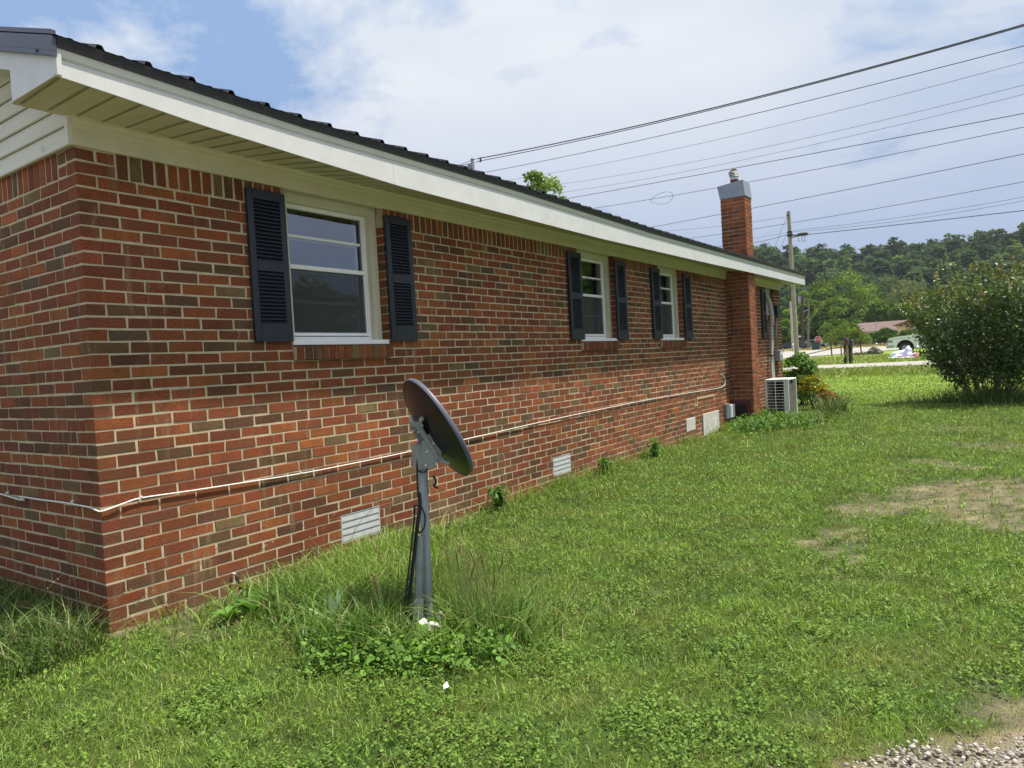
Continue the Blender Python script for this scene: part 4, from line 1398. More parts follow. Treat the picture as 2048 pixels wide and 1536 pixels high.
# dry straw
st_ = MB()
st_.tube(smooth_path([dp(690, 1281, 3.35) + o_, dp(692, 1296, 3.33) + o_, dp(710, 1330, 3.25) + o_, dp(732, 1362, 3.18) + o_, dp(770, 1393, 3.08) + o_, dp(812, 1420, 3.0) + o_]), .0021, 5)
tag(st_.build('dry_straw', mat('straw', (.50, .38, .20), .8), attr=False), 'long bent dry straw in front of the dish weeds', 'straw')

# ------------------------------------------------------------------ weeds round the dish
def leafblade(mb, base, d, length, width, c, arch=.4, lob=0, fold=.25, n=7):
    """one broad leaf rising from base along horizontal direction d"""
    d = Vector((d[0], d[1], 0)).normalized(); s = Vector((-d.y, d.x, 0))
    spine = []
    for k in range(n + 1):
        t = k / n
        spine.append(Vector(base) + d * (length * (t * (1 - arch * .35) if arch > .2 else t * arch)) + Vector((0, 0, length * ((1 - arch) * t + arch * 1.1 * t * (1 - t) * 1.2))))
    prev = None
    for k in range(n + 1):
        t = k / n
        w = width * (math.sin(math.pi * min(1, t * .92 + .08)) ** .8) * .5
        if lob and k % 2: w *= 1 - lob
        if k == n: w = .0006
        cur = (mb.vert(spine[k] - s * w + Vector((0, 0, w * fold))), mb.vert(spine[k]), mb.vert(spine[k] + s * w + Vector((0, 0, w * fold))))
        if prev:
            mb.face([prev[0], prev[1], cur[1], cur[0]], 0, c); mb.face([prev[1], prev[2], cur[2], cur[1]], 0, (c[0] * 1.06, c[1] * 1.06, c[2] * 1.06))
        prev = cur


def rosette(name, u, v, n, length, width, c, label, arch=(.2, .8), lob=0, seed=1, stalks=0, cat='weed', group=None, rn=6):
    rg = random.Random(seed); q = at0(u, v); mb = MB()
    for k in range(n):
        a = 2 * math.pi * k / n + rg.uniform(-.4, .4)
        j = rg.uniform(.75, 1.25)
        leafblade(mb, (rg.uniform(-.01, .01), rg.uniform(-.01, .01), 0), (math.cos(a), math.sin(a)), length * rg.uniform(.7, 1.15), width * rg.uniform(.8, 1.2), (c[0] * j, c[1] * j, c[2] * j), rg.uniform(*arch), lob, n=rn)
    root = mb.build(name, M['leaf'], loc=(q[0], q[1], 0), smooth=False)
    if stalks:
        s = MB()
        for k in range(stalks):
            a = rg.uniform(0, 6.28); hgt = rg.uniform(.25, .45); lx, ly = math.cos(a) * .2, math.sin(a) * .2
            P = [(lx * t * t * hgt, ly * t * t * hgt, hgt * t) for t in (0, .3, .6, .85, 1)]
            s.tube(P, .0013, 4, 0, (.14, .2, .06)); s.tube([P[3], P[4], (P[4][0] * 1.05, P[4][1] * 1.05, P[4][2] + .015)], [.0026, .0036, .0015], 6, 0, (.16, .10, .045))
        s.build('flower_stalk', mat('stalk', attr=True, rough=.8), root)
    return tag(root, label, cat, group)


rosette('thistle_leaf_plant', 676, 1262, 5, .23, .045, (.33, .46, .26), 'pale grey-green lobed leaf standing up left of the dish pole', (.02, .30), .35, 4, rn=11)
rosette('plantain', 985, 1278, 16, .20, .030, (.12, .21, .038), 'dense plantain clump with long ribbed leaves right of the dish pole', (.15, .55), 0, 6, stalks=9)
rosette('plantain', 930, 1262, 12, .17, .026, (.12, .21, .038), 'plantain between the white stones and the dense plantain clump', (.15, .6), 0, 7, stalks=10)
rosette('plantain', 770, 1280, 12, .18, .034, (.095, .18, .034), 'dark plantain just left of the black dish cables', (.2, .8), 0, 9, stalks=6)
rosette('dandelion', 640, 1290, 9, .18, .030, (.10, .185, .06), 'dandelion leaves at the left edge of the dish weeds', (.5, .95), .4, 11, rn=11)
rosette('dandelion', 585, 1250, 8, .13, .03, (.11, .21, .05), 'small dandelion rosette in the lawn left of the dish weeds', (.5, .95), .4, 12, rn=9)
rosette('dock_plant', 460, 1240, 10, .12, .045, (.12, .25, .045), 'broad bright leaves below the black wall pipe', (.3, .85), 0, 13)
rosette('dock_plant', 505, 1225, 8, .16, .05, (.105, .22, .04), 'dock leaves beside the black wall pipe', (.2, .7), 0, 14)
rosette('dandelion', 1000, 1310, 8, .15, .03, (.12, .22, .06), 'trailing dandelion leaves at the right edge of the dish weeds', (.7, .98), .4, 17, rn=9)
rosette('plantain', 855, 1290, 9, .14, .03, (.11, .21, .04), 'low plantain in front of the pale stones', (.3, .9), 0, 19)
# coarse grass clumps flanking the pole
g = np.random.default_rng(78)
for u, v, sx, sy, hr_, n, lb, sd2 in ((700, 1285, .13, .10, (.10, .27), 620, 'coarse dark grass clump at the left of the dish weeds', 81), (1000, 1265, .12, .09, (.10, .28), 560, 'coarse arching grass clump at the right of the dish weeds', 82), (800, 1300, .16, .06, (.08, .20), 420, 'short coarse grass in front of the dish cables', 83), (620, 1215, .22, .12, (.08, .24), 760, 'loose bright grass between the wall pipe and the dish', 84)):
    q = at0(u, v); x = q[0] + g.normal(0, sx, n); y = q[1] + g.normal(0, sy, n)
    fd = (x - PX) * .68 - (y - PY) * .73; lt = (x - PX) * .73 + (y - PY) * .68; kp = ~((fd > -.04) & (abs(lt + .02) < .11))
    tall('tall_grass', (x[kp], y[kp]), lb, hr_, (.006, .012), (.2, 1.1), (.13, .23, .045), sd2, .05)
# violet leaves: heart-shaped mound in front of the pole
g = np.random.default_rng(77)
n = 1050
pc_ = [at0(u, v) for u, v in ((720, 1335), (800, 1335), (870, 1320), (940, 1300), (760, 1310), (840, 1345), (660, 1330), (960, 1320), (900, 1345))]
k = g.integers(0, len(pc_), n)
bx = np.array([p[0] for p in pc_])[k] + g.normal(0, .085, n); by = np.array([p[1] for p in pc_])[k] + g.normal(0, .065, n)
hz = np.abs(g.normal(.045, .03, n)) + .012
sz = g.lognormal(math.log(.0105), .35, n)
cc_ = np.array([.12, .23, .04]) * g.uniform(.6, 1.6, n)[:, None]
yl = (g.random(n) < .004)[:, None]; cc_ = np.where(yl, np.array([.28, .34, .05]), cc_)
V, Q, T, C = leaflets(bx, by, hz, sz, .45, cc_, g, droop=.25)
vt = np_mesh('ground_ivy', V, Q, T, C, M['leaf']); tag(vt, 'mound of rounded violet leaves in front of the dish pole', 'leaves', kind='stuff')
# a leafy patch at the chimney foot and round the air conditioner
n = 2600
bx = np.concatenate([g.normal(.62, .20, n // 2), g.normal(.95, .25, n // 4), g.normal(.5, .12, n // 4)]); by = np.concatenate([g.normal(10.5, .55, n // 2), g.normal(11.2, .35, n // 4), g.normal(11.45, .2, n // 4)])
hz = np.abs(g.normal(.10, .06, len(bx))) * np.clip(1.2 - np.abs(bx - .6), .2, 1) + .02
cc_ = np.array([.11, .21, .045]) * g.uniform(.5, 1.4, len(bx))[:, None]
V, Q, T, C = leaflets(bx, by, hz, g.uniform(.012, .028, len(bx)), .6, cc_, g, droop=.2)
vt = np_mesh('leafy_weeds', V, Q, T, C, M['leaf']); tag(vt, 'broad-leaved weeds at the foot of the brick chimney', 'weeds', kind='stuff')
n = 2200
x = np.concatenate([g.normal(1.05, .28, n // 2), g.normal(.65, .18, n // 2)]); y = np.concatenate([g.normal(11.7, .6, n // 2), g.normal(11.15, .3, n // 2)])
kp = ~((x > .42) & (x < .86) & (y > 11.45) & (y < 12.15)) & (x > .43)
tall('tall_grass', (x[kp], y[kp]), 'long grass round the foot of the white air conditioner', (.08, .26), (.008, .018), (.2, 1.2), (.12, .22, .045), 24, .15)
# small weed tufts by the wall
for i, (u, v, hh, lb) in enumerate([(1310, 915, .26, 'upright wild weed against the wall right of the far vent'), (1000, 1020, .22, 'leafy weed at the wall beyond the dish'), (1210, 945, .16, 'short weed tuft at the wall left of the upright weed')]):
    q = at0(u, v); rg = np.random.default_rng(90 + i); n = 160
    t = rg.uniform(0, 1, n); a = rg.uniform(0, 6.28, n); rr_ = rg.uniform(0, .09, n) * (.4 + t)
    V, Q, T, C = leaflets(q[0] + rr_ * np.cos(a), q[1] + rr_ * np.sin(a), t * hh, rg.uniform(.007, .017, n), .7, np.array([.11, .22, .045]) * rg.uniform(.6, 1.5, n)[:, None], rg, aspect=1.7)
    o = np_mesh('weed', V, Q, T, C, M['leaf']); tag(o, lb, 'weed')

# black pipe sticking out of the ground at the wall
pi = MB(); a_ = Vector(atX(471, 1148, .03)); b_ = Vector(atX(482, 1180, .05)); c_ = Vector(atX(494, 1200, .09))
pi.tube([a_, a_.lerp(b_, .3) , b_], .0085, 8, 0); pi.tube([b_, c_, c_ + (c_ - b_) * .6], .010, 8, 1); pi.tube([a_ + Vector((-.02, -.01, .004)), a_], .0075, 8, 1)
tag(pi.build('pipe', [M['black'], M['wornwhite']], smooth=True, attr=False), 'short black pipe with grey collar sticking up at the brick wall', 'pipe')
# broken pinkish brick pieces in the gable grass
for i, (u, v, s, lb) in enumerate([(18, 1185, (.10, .03, .02), 'long broken reddish clay piece leaning in the gable grass'), (75, 1172, (.09, .05, .025), 'flat reddish clay piece lying by the gable wall'), (130, 1195, (.07, .05, .03), 'small reddish clay piece nearest the house corner')]):
    q = at0(u, v, .05); o = rock('brick_piece', (q[0], min(q[1], -.10), .06), s, (.30, .13, .10), lb, 'brick piece', seed=20 + i)
    o.rotation_euler = (.2, -.5 if i == 0 else .1, .4)

# ------------------------------------------------------------------ gravel
g = np.random.default_rng(55)
N = 16000
x = g.uniform(3.2, 5.4, N * 3); y = g.uniform(-.9, 1.2, N * 3)
kp = gravel_mask(x, y) > g.uniform(-.07, .01, N * 3); x, y = x[kp][:N], y[kp][:N]
ico = []
phi = (1 + 5 ** .5) / 2
for a in (-1, 1):
    for b in (-phi, phi): ico += [(a, b, 0), (0, a, b), (b, 0, a)]
ico = np.array(ico) / math.sqrt(1 + phi * phi)
from itertools import combinations
tri = [t for t in combinations(range(12), 3) if all(np.linalg.norm(ico[i] - ico[j]) < 1.1 for i, j in combinations(t, 2))]
tri = [(t if np.dot(np.cross(ico[t[1]] - ico[t[0]], ico[t[2]] - ico[t[0]]), ico[t[0]]) > 0 else (t[0], t[2], t[1])) for t in tri]
tri = np.array(tri)
n = len(x)
s = g.lognormal(math.log(.0054), .36, n)[:, None, None]
V = ico[None] * (1 + g.normal(0, .26, (n, 12, 1))) * s * np.stack([g.uniform(.9, 1.5, n), g.uniform(.7, 1.1, n), g.uniform(.45, .8, n)], -1)[:, None, :]
a = g.uniform(0, 6.28, n)
R_ = np.stack([np.stack([np.cos(a), -np.sin(a)], -1), np.stack([np.sin(a), np.cos(a)], -1)], 1)
V[..., :2] = np.einsum('nij,nkj->nki', R_, V[..., :2])
V += np.stack([x, y, .002 + .3 * s[:, 0, 0]], -1)[:, None, :]
T = (np.arange(n)[:, None, None] * 12 + tri[None]).reshape(-1, 3)
cst = np.array([.34, .32, .29]) * g.uniform(.45, 1.4, n)[:, None] + np.array([.03, .0, -.02]) * g.random(n)[:, None]
gr_ = np_mesh('gravel', V.reshape(-1, 3), None, T, np.clip(np.repeat(cst, 12, 0), 0, .85), M['stone'])
tag(gr_, 'pale grey limestone gravel at the lower right lawn edge', 'gravel', kind='stuff')

# ------------------------------------------------------------------ air conditioner
AC = empty('air_conditioner', (.43, 11.52, .0))
tag(AC, 'worn white outdoor air conditioner unit beside the brick chimney', 'air conditioner')
ax, ay, z0, z1 = .415, .62, .045, .785
b = MB()
t = .018
b.box((0, .0, z1 - .03), (ax, ay, z1), 0, bev=.006)
b.box((0, .0, z0), (ax, ay, z0 + .03), 0)
for (xa, ya) in ((0, 0), (ax - .075, 0), (0, ay - .03), (ax - .03, ay - .03)):
    wx = .022 if xa == 0 else (.075 if ya == 0 else .03)
    b.box((xa, ya, z0 + .03), (xa + wx, ya + .03, z1 - .03), 0, bev=.004)
b.box((.004, ay - .03, z0 + .03), (ax - .03, ay - .004, z1 - .03), 0); b.box((.002, .03, z0 + .03), (.008, ay - .03, z1 - .03), 0)
b.box((.03, ay - .20, z0 + .03), (ax - .03, ay - .19, z1 - .03), 1)
b.box((-.0, .02, z0 - .045), (ax, .08, z0), 0); b.box((0, ay - .08, z0 - .045), (ax, ay - .02, z0), 0)
b.build('cabinet', [mat('aged_white_cabinet', (.70, .70, .66), .55, noise=(6, .14, 8)), M['dark']], AC, attr=False)
gr = MB()
x0, x1 = .022, ax - .075
for k in range(13):
    zz_ = z0 + .045 + k * (z1 - z0 - .09) / 12
    gr.box((x0, .002, zz_ - .0045), (x1, .012, zz_ + .0045))
for xx in (x0, (x0 + x1) / 2 - .006, x1 - .008): gr.box((xx, .0, z0 + .03), (xx + .012, .014, z1 - .03))
gr.build('louvre_grille', M['white'], AC, attr=False)
fi = MB()
for k in range(52):
    yy = .04 + k * (ay - .08) / 52
    wv_ = .004 * math.sin(k * .9) + random.uniform(-.002, .002)
    fi.box((ax - .045, yy, z0 + .04), (ax - .014 + wv_, yy + .0035, z1 - .10 - .01 * (k % 5 == 0)))
fi.build('coil_fins', mat('dirty_fins', (.33, .31, .25), .7, metal=.2, noise=(8, .5, 8)), AC, attr=False)
fb = MB(); fb.box((ax - .055, .04, z0 + .03), (ax - .048, ay - .03, z1 - .03)); fb.build('coil_back', M['galv'], AC, attr=False)
vine = MB()
rg = random.Random(4)
for k in range(16):
    P = [Vector((rg.uniform(.04, x1), .09 + rg.uniform(0, .06), z0 + .05))]
    for j in range(7): P.append(P[-1] + Vector((rg.uniform(-.04, .04), rg.uniform(-.015, .015), rg.uniform(.02, .10))))
    P = [Vector((min(max(p.x, .03), x1 - .01), p.y, min(p.z, z1 - .06))) for p in P]
    vine.tube(P, .003, 4, 0, (.35, .27, .15))
    for p in P[1:]:
        cxx = rg.choice([(.40, .26, .08), (.30, .22, .12), (.14, .2, .05)])
        vine.face([vine.vert(p), vine.vert(p + Vector((.02, -.005, .012))), vine.vert(p + Vector((.035, 0, 0))), vine.vert(p + Vector((.015, .004, -.014)))], 0, cxx)
tag(vine.build('dead_vine', mat('dead_vine', attr=True, rough=.9)), 'dead brown vine tangled behind the air conditioner louvres', 'vine')
bpy.data.objects['dead_vine'].location = (.43, 11.52, 0)
cp_ = MB(); cp_.box((.38, 11.48, -.05), (1.12, 12.25, .012), bev=.01)
tag(cp_.build('concrete_pad', mat('concrete', (.38, .37, .34), .9, noise=(8, .25, 8)), attr=False), 'low concrete pad under the white air conditioner', 'concrete pad')
# ================================================================== TREES AND SHRUBS
def leaf_cards(P, size, col, g, up=.4, aspect=.6):
    """diamond leaves at points P (n,3) with random orientation leaning to face up/outward"""
    n = len(P)
    nrm = g.normal(0, 1, (n, 3)); nrm[:, 2] += up * 2; nrm /= np.linalg.norm(nrm, axis=1)[:, None]
    t = g.normal(0, 1, (n, 3)); t -= nrm * (t * nrm).sum(1)[:, None]; t /= np.linalg.norm(t, axis=1)[:, None]
    b = np.cross(nrm, t)
    s = np.asarray(size)[:, None] if np.ndim(size) else size
    V = np.stack([P - t * s, P - b * s * aspect + nrm * s * .15, P + t * s, P + b * s * aspect + nrm * s * .15], 1).reshape(-1, 3)
    q = np.arange(n)[:, None] * 4 + np.array([[0, 1, 2, 3]])
    return V, q, None, np.repeat(col, 4, 0)


def crown_points(g, n, H_, Wd, base=.25, lobes=14, shape=1.0, lobr=(.16, .30)):
    """points in a crown of height H_ and width Wd built from many uneven lobes"""
    L = []
    for k in range(lobes):
        t = g.uniform(0, 1)
        zc = H_ * (base + (1 - base) * (.12 + .76 * t))
        prof = math.sin(math.pi * (.18 + .74 * t)) ** .7
        a = g.uniform(0, 6.283); rr = Wd * .5 * prof * g.uniform(.25, .78) * shape
        L.append((rr * math.cos(a), rr * math.sin(a), zc, Wd * g.uniform(*lobr) * (1.1 - .35 * t)))
    L.append((0, 0, H_ * .86, Wd * .2)); L.append((0, 0, H_ * (base + 1) / 2, Wd * .3))
    L = np.array(L)
    w = L[:, 3] ** 2; k = g.choice(len(L), n, p=w / w.sum())
    d = g.normal(0, 1, (n, 3)); d /= np.linalg.norm(d, axis=1)[:, None]
    d[:, 2] = np.where(d[:, 2] < -.35, -d[:, 2] * .5, d[:, 2])
    r = L[k, 3] * (1 - np.abs(g.normal(0, .20, n))) * (1 + .16 * np.sin(d[:, 0] * 9 + k) * np.sin(d[:, 1] * 8 + d[:, 2] * 7))
    P = L[k, :3] + d * r[:, None] * np.array([1, 1, .85])
    tone = g.uniform(.55, 1.4, len(L))[k]
    return P, tone, L


def make_tree(name, H_, Wd, n, col, lsize, seed, base=.22, lobes=16, label=None, cat='tree', group=None, trunk_r=None, loc=(0, 0, 0), lobr=(.16, .30), leafmat='farleaf', up=.45):
    g = np.random.default_rng(seed)
    P, tone, L = crown_points(g, n, H_, Wd, base, lobes, lobr=lobr)
    c = np.array(col) * (tone * g.uniform(.7, 1.3, n))[:, None]
    c[:, 0] *= g.uniform(.85, 1.25, n)
    V, q, _, C = leaf_cards(P, lsize * g.uniform(.6, 1.3, n), c, g, up)
    root = empty(name, loc, g.uniform(0, 6.28))
    np_mesh('crown', V, q, None, np.clip(C, 0, 1), M[leafmat], root)
    tb = MB(); tr_ = trunk_r or H_ * .018
    tb.tube([(0, 0, -.3), (.02 * H_ * .3, 0, H_ * .3), (0, .01 * H_, H_ * .62), (0, 0, H_ * .82)], [tr_ * 1.3, tr_, tr_ * .6, tr_ * .2], 8)
    for l in L[:: max(1, len(L) // 7)]:
        s_ = Vector((0, 0, H_ * (base * .6 + .1 + .25 * random.random()))); e_ = Vector(l[:3])
        tb.tube([s_, s_.lerp(e_, .5) + Vector((0, 0, .02 * H_)), e_], [tr_ * .5, tr_ * .3, tr_ * .1], 5)
    tb.build('trunk', M['bark'], root, attr=False)
    if label: tag(root, label, cat, group)
    return root


# ---- the big crape myrtle on the right
g = np.random.default_rng(101)
BX, BY = 3.84, 15.75
bush = empty('crape_myrtle', (BX, BY, 0)); tag(bush, 'large dark green crape myrtle bush with yellow and red shoot tips', 'bush')
st = MB(); tips = []; leafP = []; leafN = []
rg = random.Random(12)
nst = 54
allpts = []
for k in range(nst):
    a = 2 * math.pi * k / nst * 2.399 * 5 + rg.uniform(-.3, .3)
    sp = rg.uniform(.05, 1.0) ** .72
    top = rg.uniform(2.0, 2.9) * (1.06 - .34 * sp)
    ex = 1.20 * sp
    if math.cos(a) > .2 and rg.random() < .35: ex *= 1.35
    P = []
    for j in range(9):
        t = j / 8
        P.append(Vector((math.cos(a) * ex * (t ** .82) + math.cos(a) * .26 + .04 * math.sin(j * 2 + k), math.sin(a) * ex * (t ** .82) + math.sin(a) * .26 + .04 * math.cos(j * 1.7 + k), top * (t ** .86) - .02)))
    st.tube(P, [.011 - .0011 * j for j in range(9)], 5)
    allpts.append(P); tips.append(P[-1])
    for q_ in range(7):      # side shoots
        j = rg.randint(2, 7); b = P[j]; aa = a + rg.uniform(-1.4, 1.4); ln = rg.uniform(.3, .65)
        Q = [b, b + Vector((math.cos(aa) * ln * .5, math.sin(aa) * ln * .5, ln * .35)), b + Vector((math.cos(aa) * ln * .85, math.sin(aa) * ln * .85, ln * .85))]
        st.tube(Q, [.005, .004, .002], 4); allpts.append(Q); 
        if Q[-1].z > 1.6: tips.append(Q[-1])
st.build('stem', mat('myrtle_stem', (.17, .135, .085), .8, noise=(20, .3)), bush, attr=False)
LP, LC = [], []
for P in allpts:
    m_ = 150 if len(P) > 4 else 46
    for q_ in range(m_):
        t = rg.uniform(.16 if len(P) > 4 else 0, 1) * (len(P) - 1); i_ = min(int(t), len(P) - 2); p = P[i_].lerp(P[i_ + 1], t - i_)
        z_ = p.z
        if z_ < .3 and rg.random() < .3: continue
        o_ = Vector((rg.gauss(0, .10), rg.gauss(0, .10), rg.gauss(0, .09)))
        p = p + o_
        if p.z < .12: continue
        LP.append(p[:])
        LC.append((.062, .108, .026))
LP = np.array(LP); n = len(LP)
LC = np.array(LC) * g.uniform(.55, 1.5, n)[:, None]
V, q, _, C = leaf_cards(LP, g.uniform(.026, .046, n), LC, g, .25, .55)
parts = [(V, q, None, C)]
# new growth plumes at the tips
TP, TC = [], []
for t_ in tips:
    ln = rg.uniform(.14, .48)
    col_ = rg.choice([(.30, .27, .05), (.24, .28, .05), (.30, .19, .06), (.20, .25, .045), (.14, .21, .04), (.26, .26, .05)])
    for q_ in range(38):
        u_ = rg.random(); rr_ = .065 * (1 - u_ * .85)
        TP.append((t_.x + rg.gauss(0, rr_), t_.y + rg.gauss(0, rr_), t_.z + u_ * ln - .06)); 
        mixv = min(1, max(0, u_ * 1.5 - .15)); TC.append(tuple(col_[i] * mixv + (.06, .12, .025)[i] * (1 - mixv) for i in range(3)))
TP = np.array(TP); TC = np.array(TC) * g.uniform(.7, 1.3, len(TP))[:, None]
parts.append(leaf_cards(TP, g.uniform(.016, .03, len(TP)), TC, g, .2, .5))
V, Q, T, C = join(parts)
np_mesh('foliage', V, Q, T, C, leaf_mat('myrtle_leaves', .22, .42, .5), bush)
print('bush leaves', len(V) // 4)
n = 2600
a = g.uniform(0, 6.28, n); rr_ = np.abs(g.normal(.1, .42, n))
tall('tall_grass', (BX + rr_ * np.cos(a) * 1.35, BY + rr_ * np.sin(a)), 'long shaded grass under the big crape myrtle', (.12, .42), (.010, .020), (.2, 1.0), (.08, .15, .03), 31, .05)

# ---- shrubs at the far corner of the house
def shrub(name, loc, H_, Wd, n, col, ls, seed, label, tipcol=None, base=.02, group=None):
    g = np.random.default_rng(seed)
    P, tone, L = crown_points(g, n, H_, Wd, base, 12, lobr=(.18, .32))
    c = np.array(col) * (tone * g.uniform(.65, 1.35, n))[:, None]
    if tipcol is not None:
        hi = (P[:, 2] > H_ * .55) & (g.random(n) < .55); c = np.where(hi[:, None], np.array(tipcol) * g.uniform(.7, 1.3, n)[:, None], c)
    P[:, 2] = np.maximum(P[:, 2], .03)
    V, q, _, C = leaf_cards(P, ls * g.uniform(.6, 1.3, n), c, g, .3, .55)
    root = empty(name, loc); np_mesh('foliage', V, q, None, np.clip(C, 0, 1), M['leaf'], root)
    s_ = MB()
    for k in range(7): s_.tube([(0.03 * k - .1, 0, -.02), (math.cos(k) * Wd * .15, math.sin(k) * Wd * .15, H_ * .4), (math.cos(k) * Wd * .3, math.sin(k) * Wd * .3, H_ * .75)], [.012, .009, .004], 5)
    s_.build('stem', M['bark'], root, attr=False)
    return tag(root, label, 'shrub', group)
shrub('green_shrub', (.22, 15.5, 0), 1.25, .95, 2600, (.085, .18, .035), .045, 3, 'bright green shrub just beyond the house corner')
shrub('nandina_shrub', (.72, 14.2, 0), .72, .75, 1700, (.13, .19, .035), .032, 4, 'low yellow-tipped shrub behind the white air conditioner', (.42, .36, .05))
shrub('nandina_shrub', (1.05, 13.8, 0), .42, .55, 700, (.10, .17, .03), .03, 5, 'small red-leaved shrub right of the yellow-tipped shrub', (.34, .13, .06))
n = 320
g = np.random.default_rng(8)
tall('tall_grass', (1.25 + g.normal(0, .12, n), 13.2 + g.normal(0, .25, n)), 'arching grass clump on the lawn right of the air conditioner', (.2, .55), (.010, .018), (.3, 1.1), (.09, .15, .035), 25, .15)

# ================================================================== POLES AND WIRES
def pole(name, u0, v0, u1, v1, Y, r, m, label, extras=None, group=None):
    """u0,v0 = foot in the picture; u1,v1 = top"""
    b = at(u0, v0, Y); b[2] = float(gz(b[0], Y)); t = at(u1, v1, Y)
    root = empty(name, tuple(b)); d = Vector(t) - Vector(b)
    p = MB(); p.tube([(0, 0, -.3), tuple(d * .5), tuple(d)], [r * 1.15, r, r * .82], 14)
    p.build('shaft', m, root, smooth=False, attr=False)
    if extras: extras(root, d)
    return tag(root, label, 'utility pole', group)


def px(root, mb, pts, Y, r, m=0, seg=6):
    o_ = Vector(root.location)
    mb.tube([Vector(at(u, v, Y)) - o_ for u, v in pts], r, seg, m)


def ex_main(root, d):
    h = MB()
    px(root, h, [(1579, 470), (1600, 470)], 39.9, .03); px(root, h, [(1582.5, 475), (1592, 473.5), (1600, 471)], 39.8, .025)
    h.build('crossbar', M['black'], root, attr=False); h = MB()
    h.tube([(d * .845) + Vector((0, 0, -.07)), (d * .845) + Vector((0, 0, .07))], .155, 14); h.build('band', M['black'], root, attr=False); h = MB(); h.tube([(d * .865) + Vector((0, 0, -.04)), (d * .865) + Vector((0, 0, .04))], .15, 14)
    h.build('band', M['black'], root, attr=False); h = MB(); px(root, h, [(1573, 431), (1577, 430)], 39.9, .035)
    h.build('insulator', M['black'], root, attr=False)
pole('utility_pole', 1595, 729.5, 1577, 423, 40, .118, M['woodgrey'], 'tall weathered wooden utility pole standing beside the side street', ex_main)


def ex_tr(root, d):
    h = MB(); h.tube([(d * .93) + Vector((-.35, 0, -.5)), (d * .93) + Vector((-.35, 0, .35))], .22, 12)
    h.tube([(d * .93) + Vector((-.2, 0, 0)), (d * .93)], .04, 6); h.build('transformer', M['galv'], root, attr=False)
def ex_arm(root, d):
    h = MB(); px(root, h, [(1605, 625), (1612, 621), (1616, 620)], root.location.y, .05)
    h.build('lamp_arm', M['galv'], root, attr=False)
pole('utility_pole', 1586.5, 700.5, 1580.5, 603, 84, .13, mat('pale_pole', (.42, .37, .27), .9), 'pale wooden pole just left of the tallest pole at the main road')
pole('utility_pole', 1604.3, 700, 1605.3, 590, 90, .13, M['wooddark'], 'dark brown pole carrying a grey transformer across the main road', ex_tr)
pole('utility_pole', 1616, 699.5, 1617.5, 598, 94, .12, mat('grey_pole', (.16, .15, .13), .9), 'thin grey pole left of the stop sign', ex_arm)
pole('lamp_post', 1751.5, 690, 1752, 643, 120, .09, mat('pale_post', (.45, .47, .45), .7), 'slim pale post in front of the brown-roofed house')

WM = mat('power_cable', (.035, .035, .045), .6)
def wire(pts, label, r, Y0=None, dR=26.0, dL=52.0, name='overhead_cable', ext=(.25, .35), loop=None, endY=None, m=None):
    """pts: picture points right to left; the cable is a real sagging span between two far supports"""
    (u0, v0), (u1, v1) = pts[0], pts[-1]
    A = CAMP + ray(u0, v0) / F_PX * dR; B = CAMP + ray(u1, v1) / F_PX * dL
    def P0(t): return A + (B - A) * t
    def proj(p):
        q = R3.T @ (p - CAMP); return np.array([1024 + F_PX * q[0] / -q[2], 768 - F_PX * q[1] / -q[2]]), -q[2]
    sags = []
    for (u, v) in pts[1:-1]:
        lo, hi = 0, 1
        for _ in range(40):
            md = (lo + hi) / 2
            if proj(P0(md))[0][0] > u: lo = md
            else: hi = md
        s_, dpt = proj(P0(lo)); sags.append((v - s_[1]) * dpt / F_PX / max(.05, 4 * lo * (1 - lo)))
    sag = float(np.mean(sags)) if sags else 0.0
    T = np.linspace(-ext[0], 1 + ext[1], 40)
    W_ = MB()
    C_ = [Vector(P0(t) - np.array([0, 0, 1]) * sag * 4 * t * (1 - t)) for t in T]
    W_.tube(C_, r, 5)
    if loop:
        for (c0, pp) in loop:
            W_.tube(smooth_path([Vector(CAMP + ray(u, v) / F_PX * c0) for u, v in pp]), r * .8, 5)
    return tag(W_.build(name, m or WM, attr=False), label, 'power cable', 'overhead cables crossing the sky')


wire([(2048, 49), (1741, 138), (1460, 206), (1236, 257), (962, 316)], 'topmost thick overhead cable, upper strand of a close pair', .024, dR=22, dL=34, ext=(.4, .01))
wire([(2048, 52), (1741, 141), (1460, 209.5), (1236, 260), (962, 321.5)], 'lower strand of the topmost close pair of cables', .017, dR=22, dL=34, ext=(.4, .01))
tw = MB()
for pp in ([(962, 316), (945, 320), (917, 331), (880, 345)], [(962, 321.5), (945, 326), (917, 332), (880, 346)]):
    tw.tube([Vector(CAMP + ray(u, v) / F_PX * 34) for u, v in pp], .012, 5)
tw.tube([Vector(CAMP + ray(961, 315) / F_PX * 34), Vector(CAMP + ray(961, 324) / F_PX * 34)], .045, 6)
tag(tw.build('cable_splice', WM, attr=False), 'spliced ends of the topmost cable pair above the roof mast', 'cable splice')
wire([(2048, 91.6), (1460, 239), (964, 346)], 'second overhead cable from the top', .015, dR=24, dL=42)
wire([(2048, 124), (1712, 214), (1460, 275), (1331, 298), (1015, 360.5)], 'third overhead cable from the top', .008, dR=24, dL=42)
wire([(2048, 170), (1712, 254), (1404, 319), (1116, 369)], 'fourth overhead cable from the top, thin and faint', .008, dR=26, dL=46)
wire([(2048, 188.5), (1712, 271), (1404, 335), (1138, 383)], 'fifth overhead cable from the top, thin and faint', .008, dR=26, dL=46)
wire([(2048, 226.7), (1712, 291), (1505, 330), (1300, 367), (1141, 396)], 'overhead cable passing just behind the chimney flue', .017, dR=28, dL=48)
